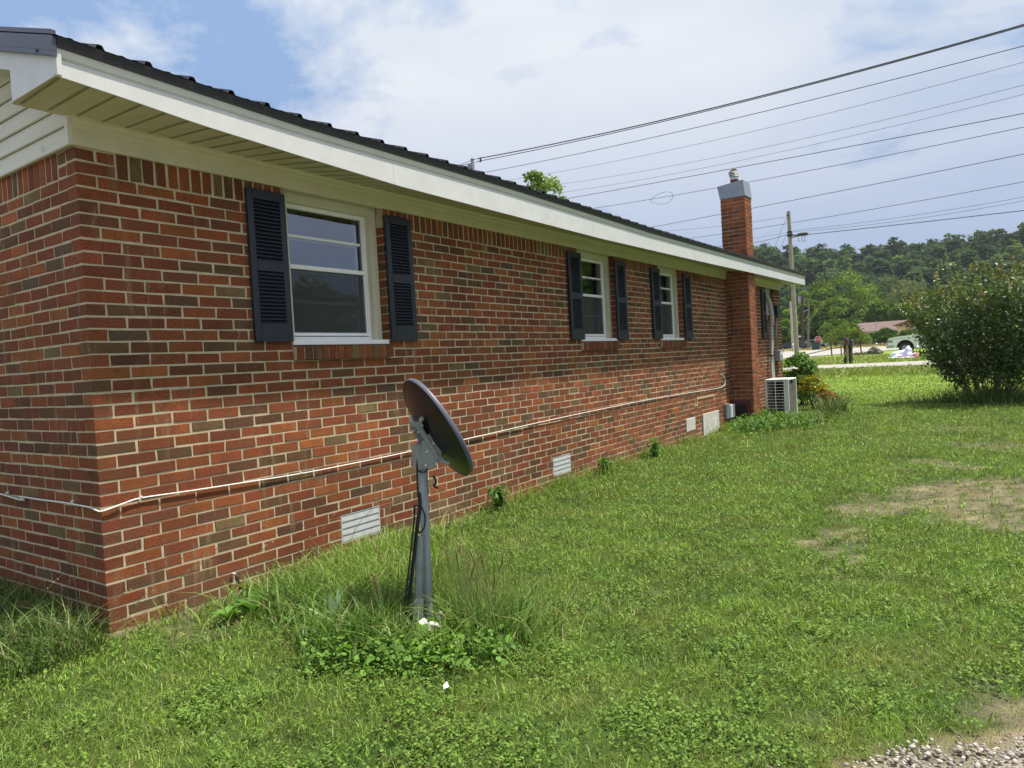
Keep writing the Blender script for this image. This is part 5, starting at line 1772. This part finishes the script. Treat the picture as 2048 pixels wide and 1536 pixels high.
wire([(2048, 254), (1712, 324), (1500, 364), (1345, 390), (1188, 416.5)], 'overhead cable with a slack teardrop loop', .014, dR=28, dL=48,
     loop=[(42, [(1345, 390), (1345, 396), (1335, 406), (1318, 408), (1300, 401), (1312, 391), (1330, 384), (1343, 386), (1345, 392)])])
wire([(2048, 308), (1712, 377), (1502, 415.6), (1300, 455)], 'overhead cable crossing the middle of the brick chimney', .016, dR=30, dL=50)
wire([(2048, 363.4), (1700, 427), (1505, 457.6), (1379, 477)], 'overhead cable passing just below the pole top', .014, dR=32, dL=52)
YD = 46.5
wire([(2048, 394), (1850, 425), (1700, 450), (1587, 461)], 'thin upper cable running right from the tallest pole', .008, dR=30, dL=38.6, ext=(.6, 0))
wire([(2048, 401.5), (1850, 433), (1700, 455), (1587, 463.5)], 'thin lower cable running right from the tallest pole', .008, dR=30, dL=38.6, ext=(.6, 0))
wire([(2048, 421), (1870, 444), (1700, 460), (1617, 468), (1587, 472)], 'thick low cable with a black splice box right of the pole', .018, dR=30, dL=38.6, ext=(.6, 0))
wire([(1582, 467), (1508, 485.6), (1430, 494)], 'cable running left from the pole towards the chimney foot', .014, dR=38.6, dL=48, ext=(0, .4))
wire([(1582, 464), (1540, 470), (1508, 478), (1440, 492)], 'thin cable running left from the pole above the thick one', .007, dR=38.6, dL=48, ext=(0, .4))
wire([(1570, 434), (1520, 441), (1505, 444), (1420, 455), (1334, 462)], 'twisted service cable running left from the pole top', .009, dR=38.6, dL=48, ext=(0, .3))
gw = MB()
for a_, b_ in (((1574, 432), (1548, 497)), ((1572, 470), (1560, 500))):
    gw.tube([Vector(at(a_[0], a_[1], 39.6)), Vector(at(b_[0], b_[1], 44)), Vector(at(b_[0] - 14, b_[1] + 40, 47))], .010, 5)
tag(gw.build('guy_wire', WM, attr=False), 'slanting guy wires left of the tallest pole', 'guy wire')
sb = MB(); A = Vector(CAMP + ray(1597, 469.5) / F_PX * 38.2); B = Vector(CAMP + ray(1614, 467.5) / F_PX * 37.6)
sb.tube([A.lerp(B, -.15), A, A.lerp(B, .5), B, A.lerp(B, 1.15)], [.02, .085, .10, .085, .02], 10)
for u in (1599, 1606, 1611): sb.tube([Vector(CAMP + ray(u, 468) / F_PX * 38), Vector(CAMP + ray(u - 3, 480) / F_PX * 38), Vector(CAMP + ray(u + 2, 484) / F_PX * 38)], .012, 5)
tag(sb.build('splice_box', mat('splice', (.05, .035, .035), .6), attr=False), 'black splice box hanging on the cable right of the pole', 'splice box')

# ================================================================== ACROSS THE STREET
def gat(u, Y): x = at(u, 700, Y)[0]; return (x, Y, float(gz(x, Y)))
# stop sign
b = gat(1637, 86.6); S = empty('stop_sign', b); tag(S, 'red octagonal STOP sign beside the green bin', 'stop sign')
zc = at(1637, 679.3, 86.6)[2] - b[2]
s = MB(); R8 = .44
oc = [(R8 * math.cos(math.pi / 8 + k * math.pi / 4), zc + R8 * math.sin(math.pi / 8 + k * math.pi / 4)) for k in range(8)]
s.prism(oc, 1, -.02, 0, 0); R9 = .40
oc2 = [(R9 * math.cos(math.pi / 8 + k * math.pi / 4), zc + R9 * math.sin(math.pi / 8 + k * math.pi / 4)) for k in range(8)]
s.build('face', mat('sign_white', (.70, .66, .66), .5), S, attr=False)
s = MB(); s.prism(oc2, 1, -.026, -.0205, 0); s.build('red_face', mat('sign_red', (.55, .05, .05), .5), S, attr=False)
td = bpy.data.curves.new('lettering', 'FONT'); td.body = 'STOP'; td.size = .30; td.extrude = .002; td.align_x = 'CENTER'; td.align_y = 'CENTER'
to = bpy.data.objects.new('lettering', td); COL.objects.link(to); to.name = 'lettering'; to.parent = S; to.location = (0, -.031, zc); to.rotation_euler = (rad(90), 0, 0)
td.materials.append(mat('letter_white', (.80, .78, .78), .5))
bpy.context.view_layer.update()
me_ = bpy.data.meshes.new_from_object(to.evaluated_get(bpy.context.evaluated_depsgraph_get()))
tm = bpy.data.objects.new('stop_lettering', me_); COL.objects.link(tm); tm.parent = S; tm.location = to.location; tm.rotation_euler = to.rotation_euler
bpy.data.objects.remove(to)
s = MB(); s.box((-.03, -.0, -.3), (.03, .05, zc + .2)); s.build('post', M['galv'], S, attr=False)
# green bin
b = gat(1632.5, 86.2); s = MB()
B_ = empty('waste_bin', b); tag(B_, 'dark green wheeled bin in front of the stop sign', 'waste bin')
s.prism([(-.38, .05), (.38, .05), (.46, .78), (-.46, .78)], 1, -.35, .35); s.build('body', mat('bin_green', (.012, .045, .04), .5), B_, attr=False)
s = MB(); s.prism([(-.50, .78), (.50, .78), (.49, .84), (.2, .90), (-.2, .90), (-.49, .84)], 1, -.40, .40); s.build('lid', mat('bin_lid', (.010, .04, .038), .45), B_, attr=False)
for xx in (-.34, .34):
    s = MB(); s.tube([(xx - .03, .33, .12), (xx + .03, .33, .12)], .12, 14); s.build('wheel', M['black'], B_, attr=False)
# white marker post
b = gat(1588.5, 83.5); s = MB(); s.tube([(0, 0, -.1), (0, 0, .75)], .11, 10); s.tube([(0, 0, .75), (0, 0, .86), (0, 0, .95)], [.19, .19, .06], 12)
tag(s.build('marker_post', M['white'], loc=b, attr=False), 'short white marker post behind the tallest pole', 'marker post')
b = gat(1753.5, 89.5); s = MB(); s.tube([(0, 0, -.1), (0, 0, .35)], .08, 10); s.tube([(0, 0, .35), (0, 0, .43)], [.10, .03], 10)
tag(s.build('marker_post', M['white'], loc=b, attr=False), 'small white marker across the road before the brown-roofed house', 'marker post')

# vine-covered post with two mailboxes
b = gat(1696, 38.3); b = (b[0], 38.3, float(gz(b[0], 38.3)))
zt_ = at(1696, 690, 38.3)[2] - b[2]
P_ = empty('fence_post', b); tag(P_, 'old post wrapped in dark vine by the side street', 'post')
s = MB(); s.tube([(0, 0, -.2), (.02, 0, zt_ * .5), (-.03, 0, at(1696, 677, 38.3)[2] - b[2])], [.12, .11, .09], 10); s.build('shaft', M['wooddark'], P_, attr=False)
g = np.random.default_rng(9); n = 1500
a = g.uniform(0, 6.28, n); zz_ = g.uniform(0, zt_ * 1.08, n); rr_ = .13 + .05 * np.sin(zz_ * 9) + g.normal(0, .035, n)
V, q, _, C = leaf_cards(np.stack([rr_ * np.cos(a), rr_ * np.sin(a), zz_], 1), g.uniform(.02, .05, n), np.array([.05, .065, .03]) * g.uniform(.5, 1.8, n)[:, None], g)
np_mesh('vine_leaves', V, q, None, C, M['leaf'], P_)
def mailbox(u0, u1, v0, v1, Y, c, label, posts):
    a_ = at(u0, v1, Y); b_ = at(u1, v0, Y); wd = b_[0] - a_[0]; hh = b_[2] - a_[2]
    root = empty('mailbox', (a_[0], Y, a_[2])); tag(root, label, 'mailbox')
    pr = [(0, 0), (wd, 0), (wd, hh * .6)] + [(wd / 2 + wd / 2 * math.cos(t), hh * .6 + hh * .4 * math.sin(t)) for t in [math.pi * k / 8 for k in range(1, 8)]] + [(0, hh * .6)]
    s = MB(); s.prism(pr, 1, -.25, .25); s.build('body', mat('mailbox_paint', c, .45), root, attr=False)
    zg = float(gz(a_[0], Y)) - a_[2]
    s = MB()
    for f in posts: s.box((wd * f - .045, -.05, zg - .2), (wd * f + .045, .05, -.004))
    if len(posts) > 1: s.box((wd * posts[0] - .04, -.06, -.22), (wd * posts[-1] + .04, -.051, -.10))
    s.build('post', M['wood'], root, attr=False)
    s = MB(); s.box((wd + .001, -.1, hh * .35), (wd + .012, -.06, hh * .8)); s.build('flag', mat('flag_red', (.35, .02, .02), .5), root, attr=False)
mailbox(1679, 1690.5, 675.5, 680.5, 58, (.03, .03, .032), 'black mailbox on two yellowish wooden posts', (.22, .75))
mailbox(1699.5, 1705.8, 678, 693, 38.4, (.02, .05, .055), 'dark teal mailbox on the vine-covered post', (.5,))
mailbox(1690.5, 1697, 676, 690, 38.0, (.09, .03, .03), 'dark reddish mailbox above the vine-covered post', (.5,))
# pipe rail fence along the road
FR = empty('pipe_fence', gat(1662, 58)); tag(FR, 'low rusty pipe rail fence along the main road', 'fence')
fo = Vector(FR.location)
s = MB(); s.tube([Vector(at(u, v, y)) - fo for u, v, y in ((1570, 718, 56), (1600, 712, 57), (1640, 702.5, 58), (1662, 698, 58), (1690, 692.5, 58.5), (1720, 690.5, 59), (1750, 689, 61), (1790, 688, 63))], .035, 6); s.build('rail', mat('rusty_rail', (.09, .065, .055), .8), FR, attr=False)
for u, v0, y in ((1661.5, 683, 58), (1720.5, 683, 59)):
    q_ = Vector(at(u, v0, y)); s = MB(); zb_ = float(gz(q_.x, y)); s.tube([(q_ - fo), (Vector((q_.x + .05, y, zb_ - .2)) - fo)], .05, 8); s.build('post', M['wooddark'], FR, attr=False)
# rock heap and brushwood
rh = gat(1750, 57); 
g = np.random.default_rng(4)
for i, (u, w_, h_, lb) in enumerate([(1744, .35, .30, 'left rock of the small heap by the main road'), (1750, .42, .42, 'biggest grey rock in the heap by the main road'), (1757, .30, .28, 'right rock of the small heap by the main road')]):
    q_ = gat(u, 57); rock('rock', (q_[0], q_[1], q_[2] + h_ * .3), (w_, .3, h_), (.13, .12, .09), lb, 'rock', seed=40 + i)
s = MB(); rg = random.Random(6)
for k in range(60):
    u = rg.uniform(1704, 1742); q_ = Vector(gat(u, 56.5 + rg.uniform(-.6, .6))); e_ = q_ + Vector((rg.uniform(-.8, .8), rg.uniform(-.3, .3), rg.uniform(.02, .30))); s.tube([q_, e_], .018, 4)
tag(s.build('brushwood', mat('brushwood', (.14, .12, .09), .9), attr=False), 'low pile of dead branches between fence and rock heap', 'branches', kind='stuff')
# heap of bags in front of the truck
def bag(u, v, Y, sx, sz, c, label, seed, cat='bag', group=None):
    q_ = at(u, v, Y); z_ = float(gz(q_[0], Y))
    o = rock('plastic_bag', (q_[0], Y, z_ + sz * .62), (sx, sx * .8, sz), c, label, cat, seed=seed)
    return o
WB = (.62, .63, .76)
bag(1792, 715, 43.6, .36, .22, WB, 'long white bag, left one of the heap beside the truck', 61)
bag(1805, 712, 43.8, .42, .30, WB, 'widest white bag in the middle of the heap', 62)
bag(1817, 705, 43.7, .23, .42, WB, 'tallest white bag standing up before the truck wheel', 63)
bag(1823, 715, 43.4, .24, .20, (.60, .60, .70), 'small white bag at the right end of the heap', 64)
bag(1786, 720, 43.2, .26, .07, (.55, .68, .62), 'flat pale green cloth at the left end of the bag heap', 65, 'cloth')
bag(1812, 719, 43.0, .50, .06, (.58, .45, .50), 'flat pinkish clothes spread under the white bags', 66, 'cloth')
bag(1833.5, 717, 43.0, .21, .16, (.55, .22, .28), 'pink bundle right of the white bag heap', 67, 'bundle')
# pickup truck, nose to the left
TY = 54.0
fx = at(1775.5, 700, TY)[0]; tz = float(gz(fx, TY)) + .02
TK = empty('pickup_truck', (fx, TY, tz), 0); tag(TK, 'white pickup truck parked nose left behind the big bush', 'pickup truck')
WP = mat('white_car_paint', (.86, .83, .87), .4, coat=.1)
def arch(cx_, r_, n=10): return [(cx_ + r_ * math.cos(math.pi * (1 - k / n)), .42 + r_ * math.sin(math.pi * (1 - k / n))) for k in range(n + 1)]
out = [(0, .45), (0, .62), (.04, 1.02), (.12, 1.12), (.6, 1.20), (1.45, 1.27), (2.05, 1.82), (2.3, 1.90), (3.5, 1.90), (3.75, 1.84), (3.85, 1.28), (5.75, 1.28), (5.78, .55), (5.5, .45)]
lower = [(5.5, .45)] + arch(4.55, .50)[::-1] + [(3.9, .38), (1.75, .38)] + arch(1.08, .54)[::-1] + [(.45, .45)]
# arches: go right to left, so mirror them
low = [(5.30, .45)] + [(4.55 - (x_ - 4.55), z_) for x_, z_ in arch(4.55, .50)] + [(3.9, .38), (1.75, .38)] + [(1.08 - (x_ - 1.08), z_) for x_, z_ in arch(1.08, .54)] + [(.45, .42)]
body = MB(); body.prism([(x_, z_) for x_, z_ in out[:-1]] + low, 1, 0, 1.9); body.build('body', WP, TK, attr=False)
s = MB(); s.prism([(1.60, 1.30), (2.10, 1.76), (2.30, 1.83), (2.72, 1.83), (2.72, 1.30)], 1, -.008, 1.908); s.prism([(2.80, 1.30), (2.80, 1.83), (3.45, 1.83), (3.62, 1.78), (3.72, 1.30)], 1, -.008, 1.908); s.build('side_window', mat('car_glass', (.02, .025, .03), .1), TK, attr=False)
for cxx in (1.08, 4.55):
    for yy in (-.02, 1.70):
        w_ = MB(); w_.tube([(cxx, yy, .39), (cxx, yy + .22, .39)], .39, 26); wo_ = w_.build('wheel', M['black'], TK, attr=False)
        w2 = MB(); w2.tube([(cxx, yy - .006, .39), (cxx, yy + .226, .39)], [.21, .21], 16); w2.build('rim', M['galv'], wo_, attr=False)
s = MB(); s.box((.10, .06, .45), (.5, 1.84, 1.0)); s.box((1.5, .06, .35), (1.6, 1.84, .9)); s.box((.5, .3, .5), (1.6, 1.6, 1.0)); s.build('wheel_well', M['dark'], TK, attr=False)
s = MB(); s.box((-.10, -.01, .42), (.42, 1.91, .66), bev=.03); s.build('bumper', mat('bumper', (.50, .50, .42), .35, metal=.4), TK, attr=False)
s = MB(); s.box((-.012, -.008, .78), (.34, .32, 1.00), bev=.02); s.build('headlight', mat('lamp_glass', (.28, .32, .36), .15), TK, attr=False)
s = MB(); s.box((-.012, 1.58, .78), (.34, 1.908, 1.00), bev=.02); s.build('headlight', mat('lamp_glass_far', (.28, .32, .36), .15), TK, attr=False)
s = MB(); s.box((-.02, .34, .70), (.02, 1.56, .98)); s.build('radiator_grille', M['dark'], TK, attr=False)
s = MB(); s.box((.15, -.004, 1.06), (1.6, -.001, 1.075)); s.box((1.62, -.004, .5), (1.63, -.001, 1.25)); s.build('panel_line', M['dark'], TK, attr=False)
# small white car and dark car far off on the left, with a carport
def farcar(u, Y, c, label, L_=4.2, side=1):
    q_ = gat(u, Y); root = empty('parked_car', q_); tag(root, label, 'car')
    s = MB(); s.prism([(0, .3), (0, .75), (.7, .9), (1.2, 1.35), (2.7, 1.38), (3.4, .95), (4.2, .85), (4.2, .3)], 1, 0, 1.7); s.build('body', mat('paint', c, .3, coat=.4), root, attr=False)
    s = MB(); s.prism([(.95, .93), (1.28, 1.28), (2.62, 1.30), (3.15, .95)], 1, -.01, 1.71); s.build('side_window', mat('glassy', (.02, .03, .04), .1), root, attr=False)
    for cxx in (.85, 3.35):
        for yy in (-.02, 1.52): w_ = MB(); w_.tube([(cxx, yy, .32), (cxx, yy + .2, .32)], .32, 18); w_.build('wheel', M['black'], root, attr=False)
farcar(1601, 118, (.68, .67, .60), 'small cream-white car parked far off behind the two thin poles')
farcar(1560, 112, (.02, .03, .07), 'dark blue car far off beside the house corner')
q_ = gat(1562, 122); s = MB()
cpw = at(1607, 690, 122)[0] - q_[0]
ca_ = empty('carport', q_); tag(ca_, 'distant carport with a flat pale roof left of the poles', 'carport')
zr_ = at(1580, 674.5, 122)[2] - q_[2]
s.box((-6, -3, zr_ - .12), (cpw, 3, zr_ + .12)); s.build('roof', mat('pale_roof', (.42, .44, .44), .6), ca_, attr=False)
s = MB()
for xx in (-5.8, cpw - .3):
    for yy in (-2.8, 2.8): s.box((xx, yy, -.2), (xx + .12, yy + .12, zr_ - .125))
s.build('post', M['white'], ca_, attr=False)

# the brown-roofed house across the road
q_ = at(1728, 691, 127); hx = q_[0]; hz_ = float(gz(hx, 127)); HB = empty('brown_roofed_house', (hx, 127, hz_))
tag(HB, 'low house with a long brown shingle roof across the main road', 'house')
def hr(u, v, Y=127): p = at(u, v, Y); return (p[0] - hx, p[2] - hz_)
rl, rz0 = hr(1712, 645.5); rr2, rz1 = hr(1800, 641); el, ez = hr(1731, 664)
s = MB(); s.box((0, 0, -.5), (9.5, 8, ez)); s.box((-2.6, 2.5, -.5), (0, 8, ez - .3)); s.build('wall', mat('grey_house_wall', (.26, .25, .19), .8, noise=(1.5, .15)), HB, attr=False)
s = MB(); rh_ = rz0
s.poly([(rl - .6, 4.2, rh_), (rr2 + 1.4, 4.2, rh_), (10.4, -1.4, ez + .02), (-1.0, -1.4, ez + .02)]); s.poly([(rl - .6, 4.2, rh_), (-1.0, -1.4, ez + .02), (-3.4, 2.2, ez - .35), (-3.4, 8.8, ez - .35)])
s.poly([(rl - .6, 4.2, rh_), (rr2 + 1.4, 4.2, rh_), (10.4, 9, ez), (-3.4, 9, ez)]); s.poly([(-1.0, -1.4, ez + .02), (10.4, -1.4, ez + .02), (10.4, -1.4, ez - .10), (-1.0, -1.4, ez - .10)])
s.build('roof', mat('brown_shingles', (.155, .105, .095), .95, noise=(2.2, .25, 8)), HB, attr=False)
s = MB(); s.box((.9, -.06, .1), (2.6, .0, ez - .3)); dw_ = mat('dark_window', (.03, .035, .04), .2); s.build('window', dw_, HB, attr=False); s = MB(); s.box((4.6, -.06, .9), (5.6, .0, ez - .4)); s.build('window', dw_, HB, attr=False)
s = MB(); s.box((2.75, -1.3, -.3), (2.95, -1.1, ez)); s.box((.2, -1.3, ez - .22), (8, -1.15, ez - .12)); s.box((7.4, -1.3, -.3), (7.6, -1.1, ez)); s.build('porch_post', M['white'], HB, attr=False)
q_ = at(1794, 690, 119); hz2 = float(gz(q_[0], 119)); H2 = empty('cream_gabled_house', (q_[0], 119, hz2)); tag(H2, 'small cream house with a pink-brown gable beside the bush', 'house')
z1_ = at(1800, 658, 119)[2] - hz2; z2_ = at(1800, 650, 119)[2] - hz2
s = MB(); s.box((0, 0, -.5), (6, 6, z1_)); s.prism([(0, z1_), (6, z1_), (6, z2_), (0, z2_)], 1, 0, 6); s.build('wall', mat('cream_house', (.62, .50, .38), .8), H2, attr=False)
s = MB(); s.prism([(-.4, z2_ - .1), (6.4, z2_ - .1), (6.4, z2_ + .02), (3, z2_ + 1.0), (-.4, z2_ + .02)], 1, -.4, 6.4); s.build('roof', mat('red_brown_roof', (.20, .10, .075), .9), H2, attr=False)
s = MB(); s.box((1.2, -.05, .8), (2.3, .0, z1_ - .3)); s.build('window', M['dark'], H2, attr=False)
# tall pale house seen behind the top of the bush on the right
q_ = at(2022, 680, 74); hz3 = float(gz(q_[0], 60)); H3 = empty('pale_sided_house', (q_[0], 74, hz3)); tag(H3, 'pale sided gable end behind the top of the big bush', 'house')
za_ = at(2030, 562, 74)[2] - hz3
s = MB(); s.prism([(0, -.5), (9, -.5), (9, za_), (4.5, za_ + 2.2), (0, za_)], 1, 0, 8); s.build('wall', M['siding'], H3, attr=False)
s = MB(); s.prism([(-.5, za_ - .1), (4.5, za_ + 2.35), (9.5, za_ - .1), (9.5, za_ + .1), (4.5, za_ + 2.6), (-.5, za_ + .1)], 1, -.5, 8.5); s.build('roof', mat('grey_shingles', (.12, .12, .12), .9), H3, attr=False)
for xx in (1.5, 6):
    s = MB(); s.box((xx, -.04, za_ - 2.2), (xx + 1.2, 0, za_ - .8)); s.build('window', M['dark'], H3, attr=False)

# ---- mid-distance trees: (u centre, top v, width px, Y, colour, density, label)
GL = (.155, .245, .050); GM = (.105, .180, .040); GD = (.055, .100, .030); GG = (.13, .17, .07); GY_ = (.15, .21, .045)
TREES = [
 (1700, 546, 96, 176, GL, 'broad light green tree crowning the middle of the tree row'),
 (1642, 566, 84, 172, GL, 'light green tree left of the broad crowning tree'),
 (1596, 552, 60, 180, GM, 'mid green tree right behind the tallest pole'),
 (1750, 572, 74, 182, GM, 'mid green tree under the dark ridge wood'),
 (1780, 556, 84, 186, GG, 'soft grey-green tree above the small houses'),
 (1822, 566, 78, 178, GG, 'grey-green tree half behind the left of the bush'),
 (1668, 600, 66, 150, GL, 'bright round tree above the stop sign'),
 (1716, 612, 64, 150, GM, 'mid green tree left of the brown roof'),
 (1763, 606, 66, 148, GM, 'tree standing behind the brown roof'),
 (1805, 612, 60, 146, GL, 'light tree behind the cream gabled house'),
 (1618, 600, 58, 148, GL, 'narrow bright tree between the dark pole and the grey pole'),
 (1578, 620, 44, 140, GL, 'bright green tree between house corner and tallest pole'),
 (1645, 630, 62, 124, GD, 'dark dense tree directly above the stop sign'),
 (1672, 640, 60, 118, GM, 'dark green leafy tree right of the stop sign'),
 (1697, 655, 74, 106, GL, 'low spreading bright tree before the brown-roofed house'),
 (1612, 642, 44, 126, GD, 'small dark tree above the cream-white car'),
 (1770, 661, 42, 112, (.07, .15, .03), 'round green bush before the brown-roofed house'),
 (1815, 664, 34, 104, (.10, .16, .035), 'small yellow-green shrub beside the cream gabled house'),
 (1568, 655, 40, 116, GM, 'small tree above the distant carport'),
 (1860, 590, 90, 150, GM, 'mid green tree hidden behind the big bush'),
 (1930, 580, 100, 160, GM, 'tall tree behind the middle of the big bush'),
 (1990, 600, 90, 130, GL, 'light tree behind the right of the big bush'),
 (2060, 560, 110, 150, GM, 'tree at the right edge behind the pale sided house'),
]
for i, (u, v, wpx, Y, c, lb) in enumerate(TREES):
    p = at(u, (v + 690) / 2, Y); zb_ = float(gz(p[0], Y)); zt2 = at(u, v, Y)[2]; H_ = (zt2 - zb_) * 1.06
    Wd = wpx * (Y + 1.8) / 1413 * 1.15
    small = H_ < 5
    make_tree('tree' if not small else 'shrub', H_, Wd, 5200 if not small else 2600, c, .26 if not small else .17, 200 + i, base=.10 if Y > 120 or small else .18, lobes=20, label=lb, cat='tree' if not small else 'shrub', loc=(p[0], Y, zb_), lobr=(.13, .24))
# ---- tree behind the house roof
q_ = at(1092, 372, 24.0); zt2 = at(1090, 346, 24)[2] * 1.07
make_tree('tree', zt2, 3.7, 5200, (.17, .26, .06), .085, 301, base=.3, lobes=22, label='leafy tree top showing above the roof edge', loc=(q_[0], 24.0, 0), lobr=(.10, .18), leafmat='leaf')
q_ = at(992, 358, 25.0); zt2 = at(990, 352, 25)[2] * 1.04
make_tree('tree', zt2, 2.6, 3800, (.13, .20, .04), .085, 303, base=.4, lobes=16, label='small tree tip barely showing above the roof', loc=(q_[0], 25.0, 0), lobr=(.10, .18), leafmat='leaf')
# trees out of frame to the right, seen only in the window glass
for i, (x_, y_, h_, w_) in enumerate([(11.5, 26, 8.5, 7), (17, 33, 10, 8.5), (24, 40, 10, 9), (33, 45, 11, 10), (13, 40, 9, 8), (28, 25, 6.5, 8), (33, 30, 7, 8), (30, 20, 6, 7), (25, 31, 6.5, 7)]):
    make_tree('tree', h_, w_, 3600, GM if i % 2 else GL, .20, 320 + i, base=.12, lobes=18, label='yard tree standing right of the lawn, reflected in the window glass', cat='tree', group='yard trees right of the lawn', loc=(x_, y_, 0), lobr=(.13, .24))

# ---- the wooded hillside: one mass of crowns
g = np.random.default_rng(400)
protos = []
for k in range(6):
    P, tone, L = crown_points(np.random.default_rng(410 + k), 640, 1.0, .82, .05, 15, lobr=(.14, .25))
    protos.append((P, tone))
Pall, Call, Sall = [], [], []
ntree = 0
for row, (Y, dz) in enumerate([(200 + 12.5 * k, 0) for k in range(15)]):
    xl = at(1380, 600, Y)[0]; xr = at(2200, 600, Y)[0]
    step = 6.8
    for x_ in np.arange(xl, xr, step):
        xx = x_ + g.uniform(-3.5, 3.5); yy = Y + g.uniform(-7, 7); hh = g.uniform(8.0, 11.5) * (1 if row < 10 else g.uniform(.8, 1.12))
        ww = hh * g.uniform(1.0, 1.4)
        P, tone = protos[g.integers(0, 6)]
        a = g.uniform(0, 6.28); ca_, sa_ = math.cos(a), math.sin(a)
        Q_ = np.stack([(P[:, 0] * ca_ - P[:, 1] * sa_) * ww, (P[:, 0] * sa_ + P[:, 1] * ca_) * ww, P[:, 2] * hh], 1)
        Q_ += np.array([xx, yy, float(gz(xx, yy)) - 1.0])
        base_ = np.array([.060, .100, .042]) if g.random() < .78 else np.array([.095, .150, .050])
        c = base_ * g.uniform(.75, 1.3) * (tone * g.uniform(.75, 1.25, len(P)))[:, None]
        Pall.append(Q_); Call.append(c); Sall.append(g.uniform(.40, .85, len(P)) * (hh / 11)); ntree += 1
P = np.concatenate(Pall); C = np.concatenate(Call); S_ = np.concatenate(Sall)
V, q, _, C = leaf_cards(P, S_, C, g, .8, .75)
print('hill trees', ntree, len(P))
fo_ = np_mesh('hillside_woods', V, q, None, C, M['farleaf']); tag(fo_, 'dense dark green wood covering the far hillside', 'woods', kind='stuff')

# ---- thin summer haze
hz_ = MB(); hz_.box((-905, -305, -2.5), (905, 705, 70))
hm = bpy.data.materials.new('haze'); hm.use_nodes = True
nt = hm.node_tree; nt.nodes.remove(nt.nodes['Principled BSDF'])
pv = NN(nt, 'ShaderNodeVolumePrincipled'); pv.inputs['Density'].default_value = .00018; pv.inputs['Color'].default_value = (.80, .87, 1.0, 1)
pv.inputs['Anisotropy'].default_value = 0.2
nt.links.new(pv.outputs[0], nt.nodes['Material Output'].inputs['Volume'])
tag(hz_.build('haze', hm, attr=False), 'thin pale blue summer haze over the valley', 'haze', kind='stuff')
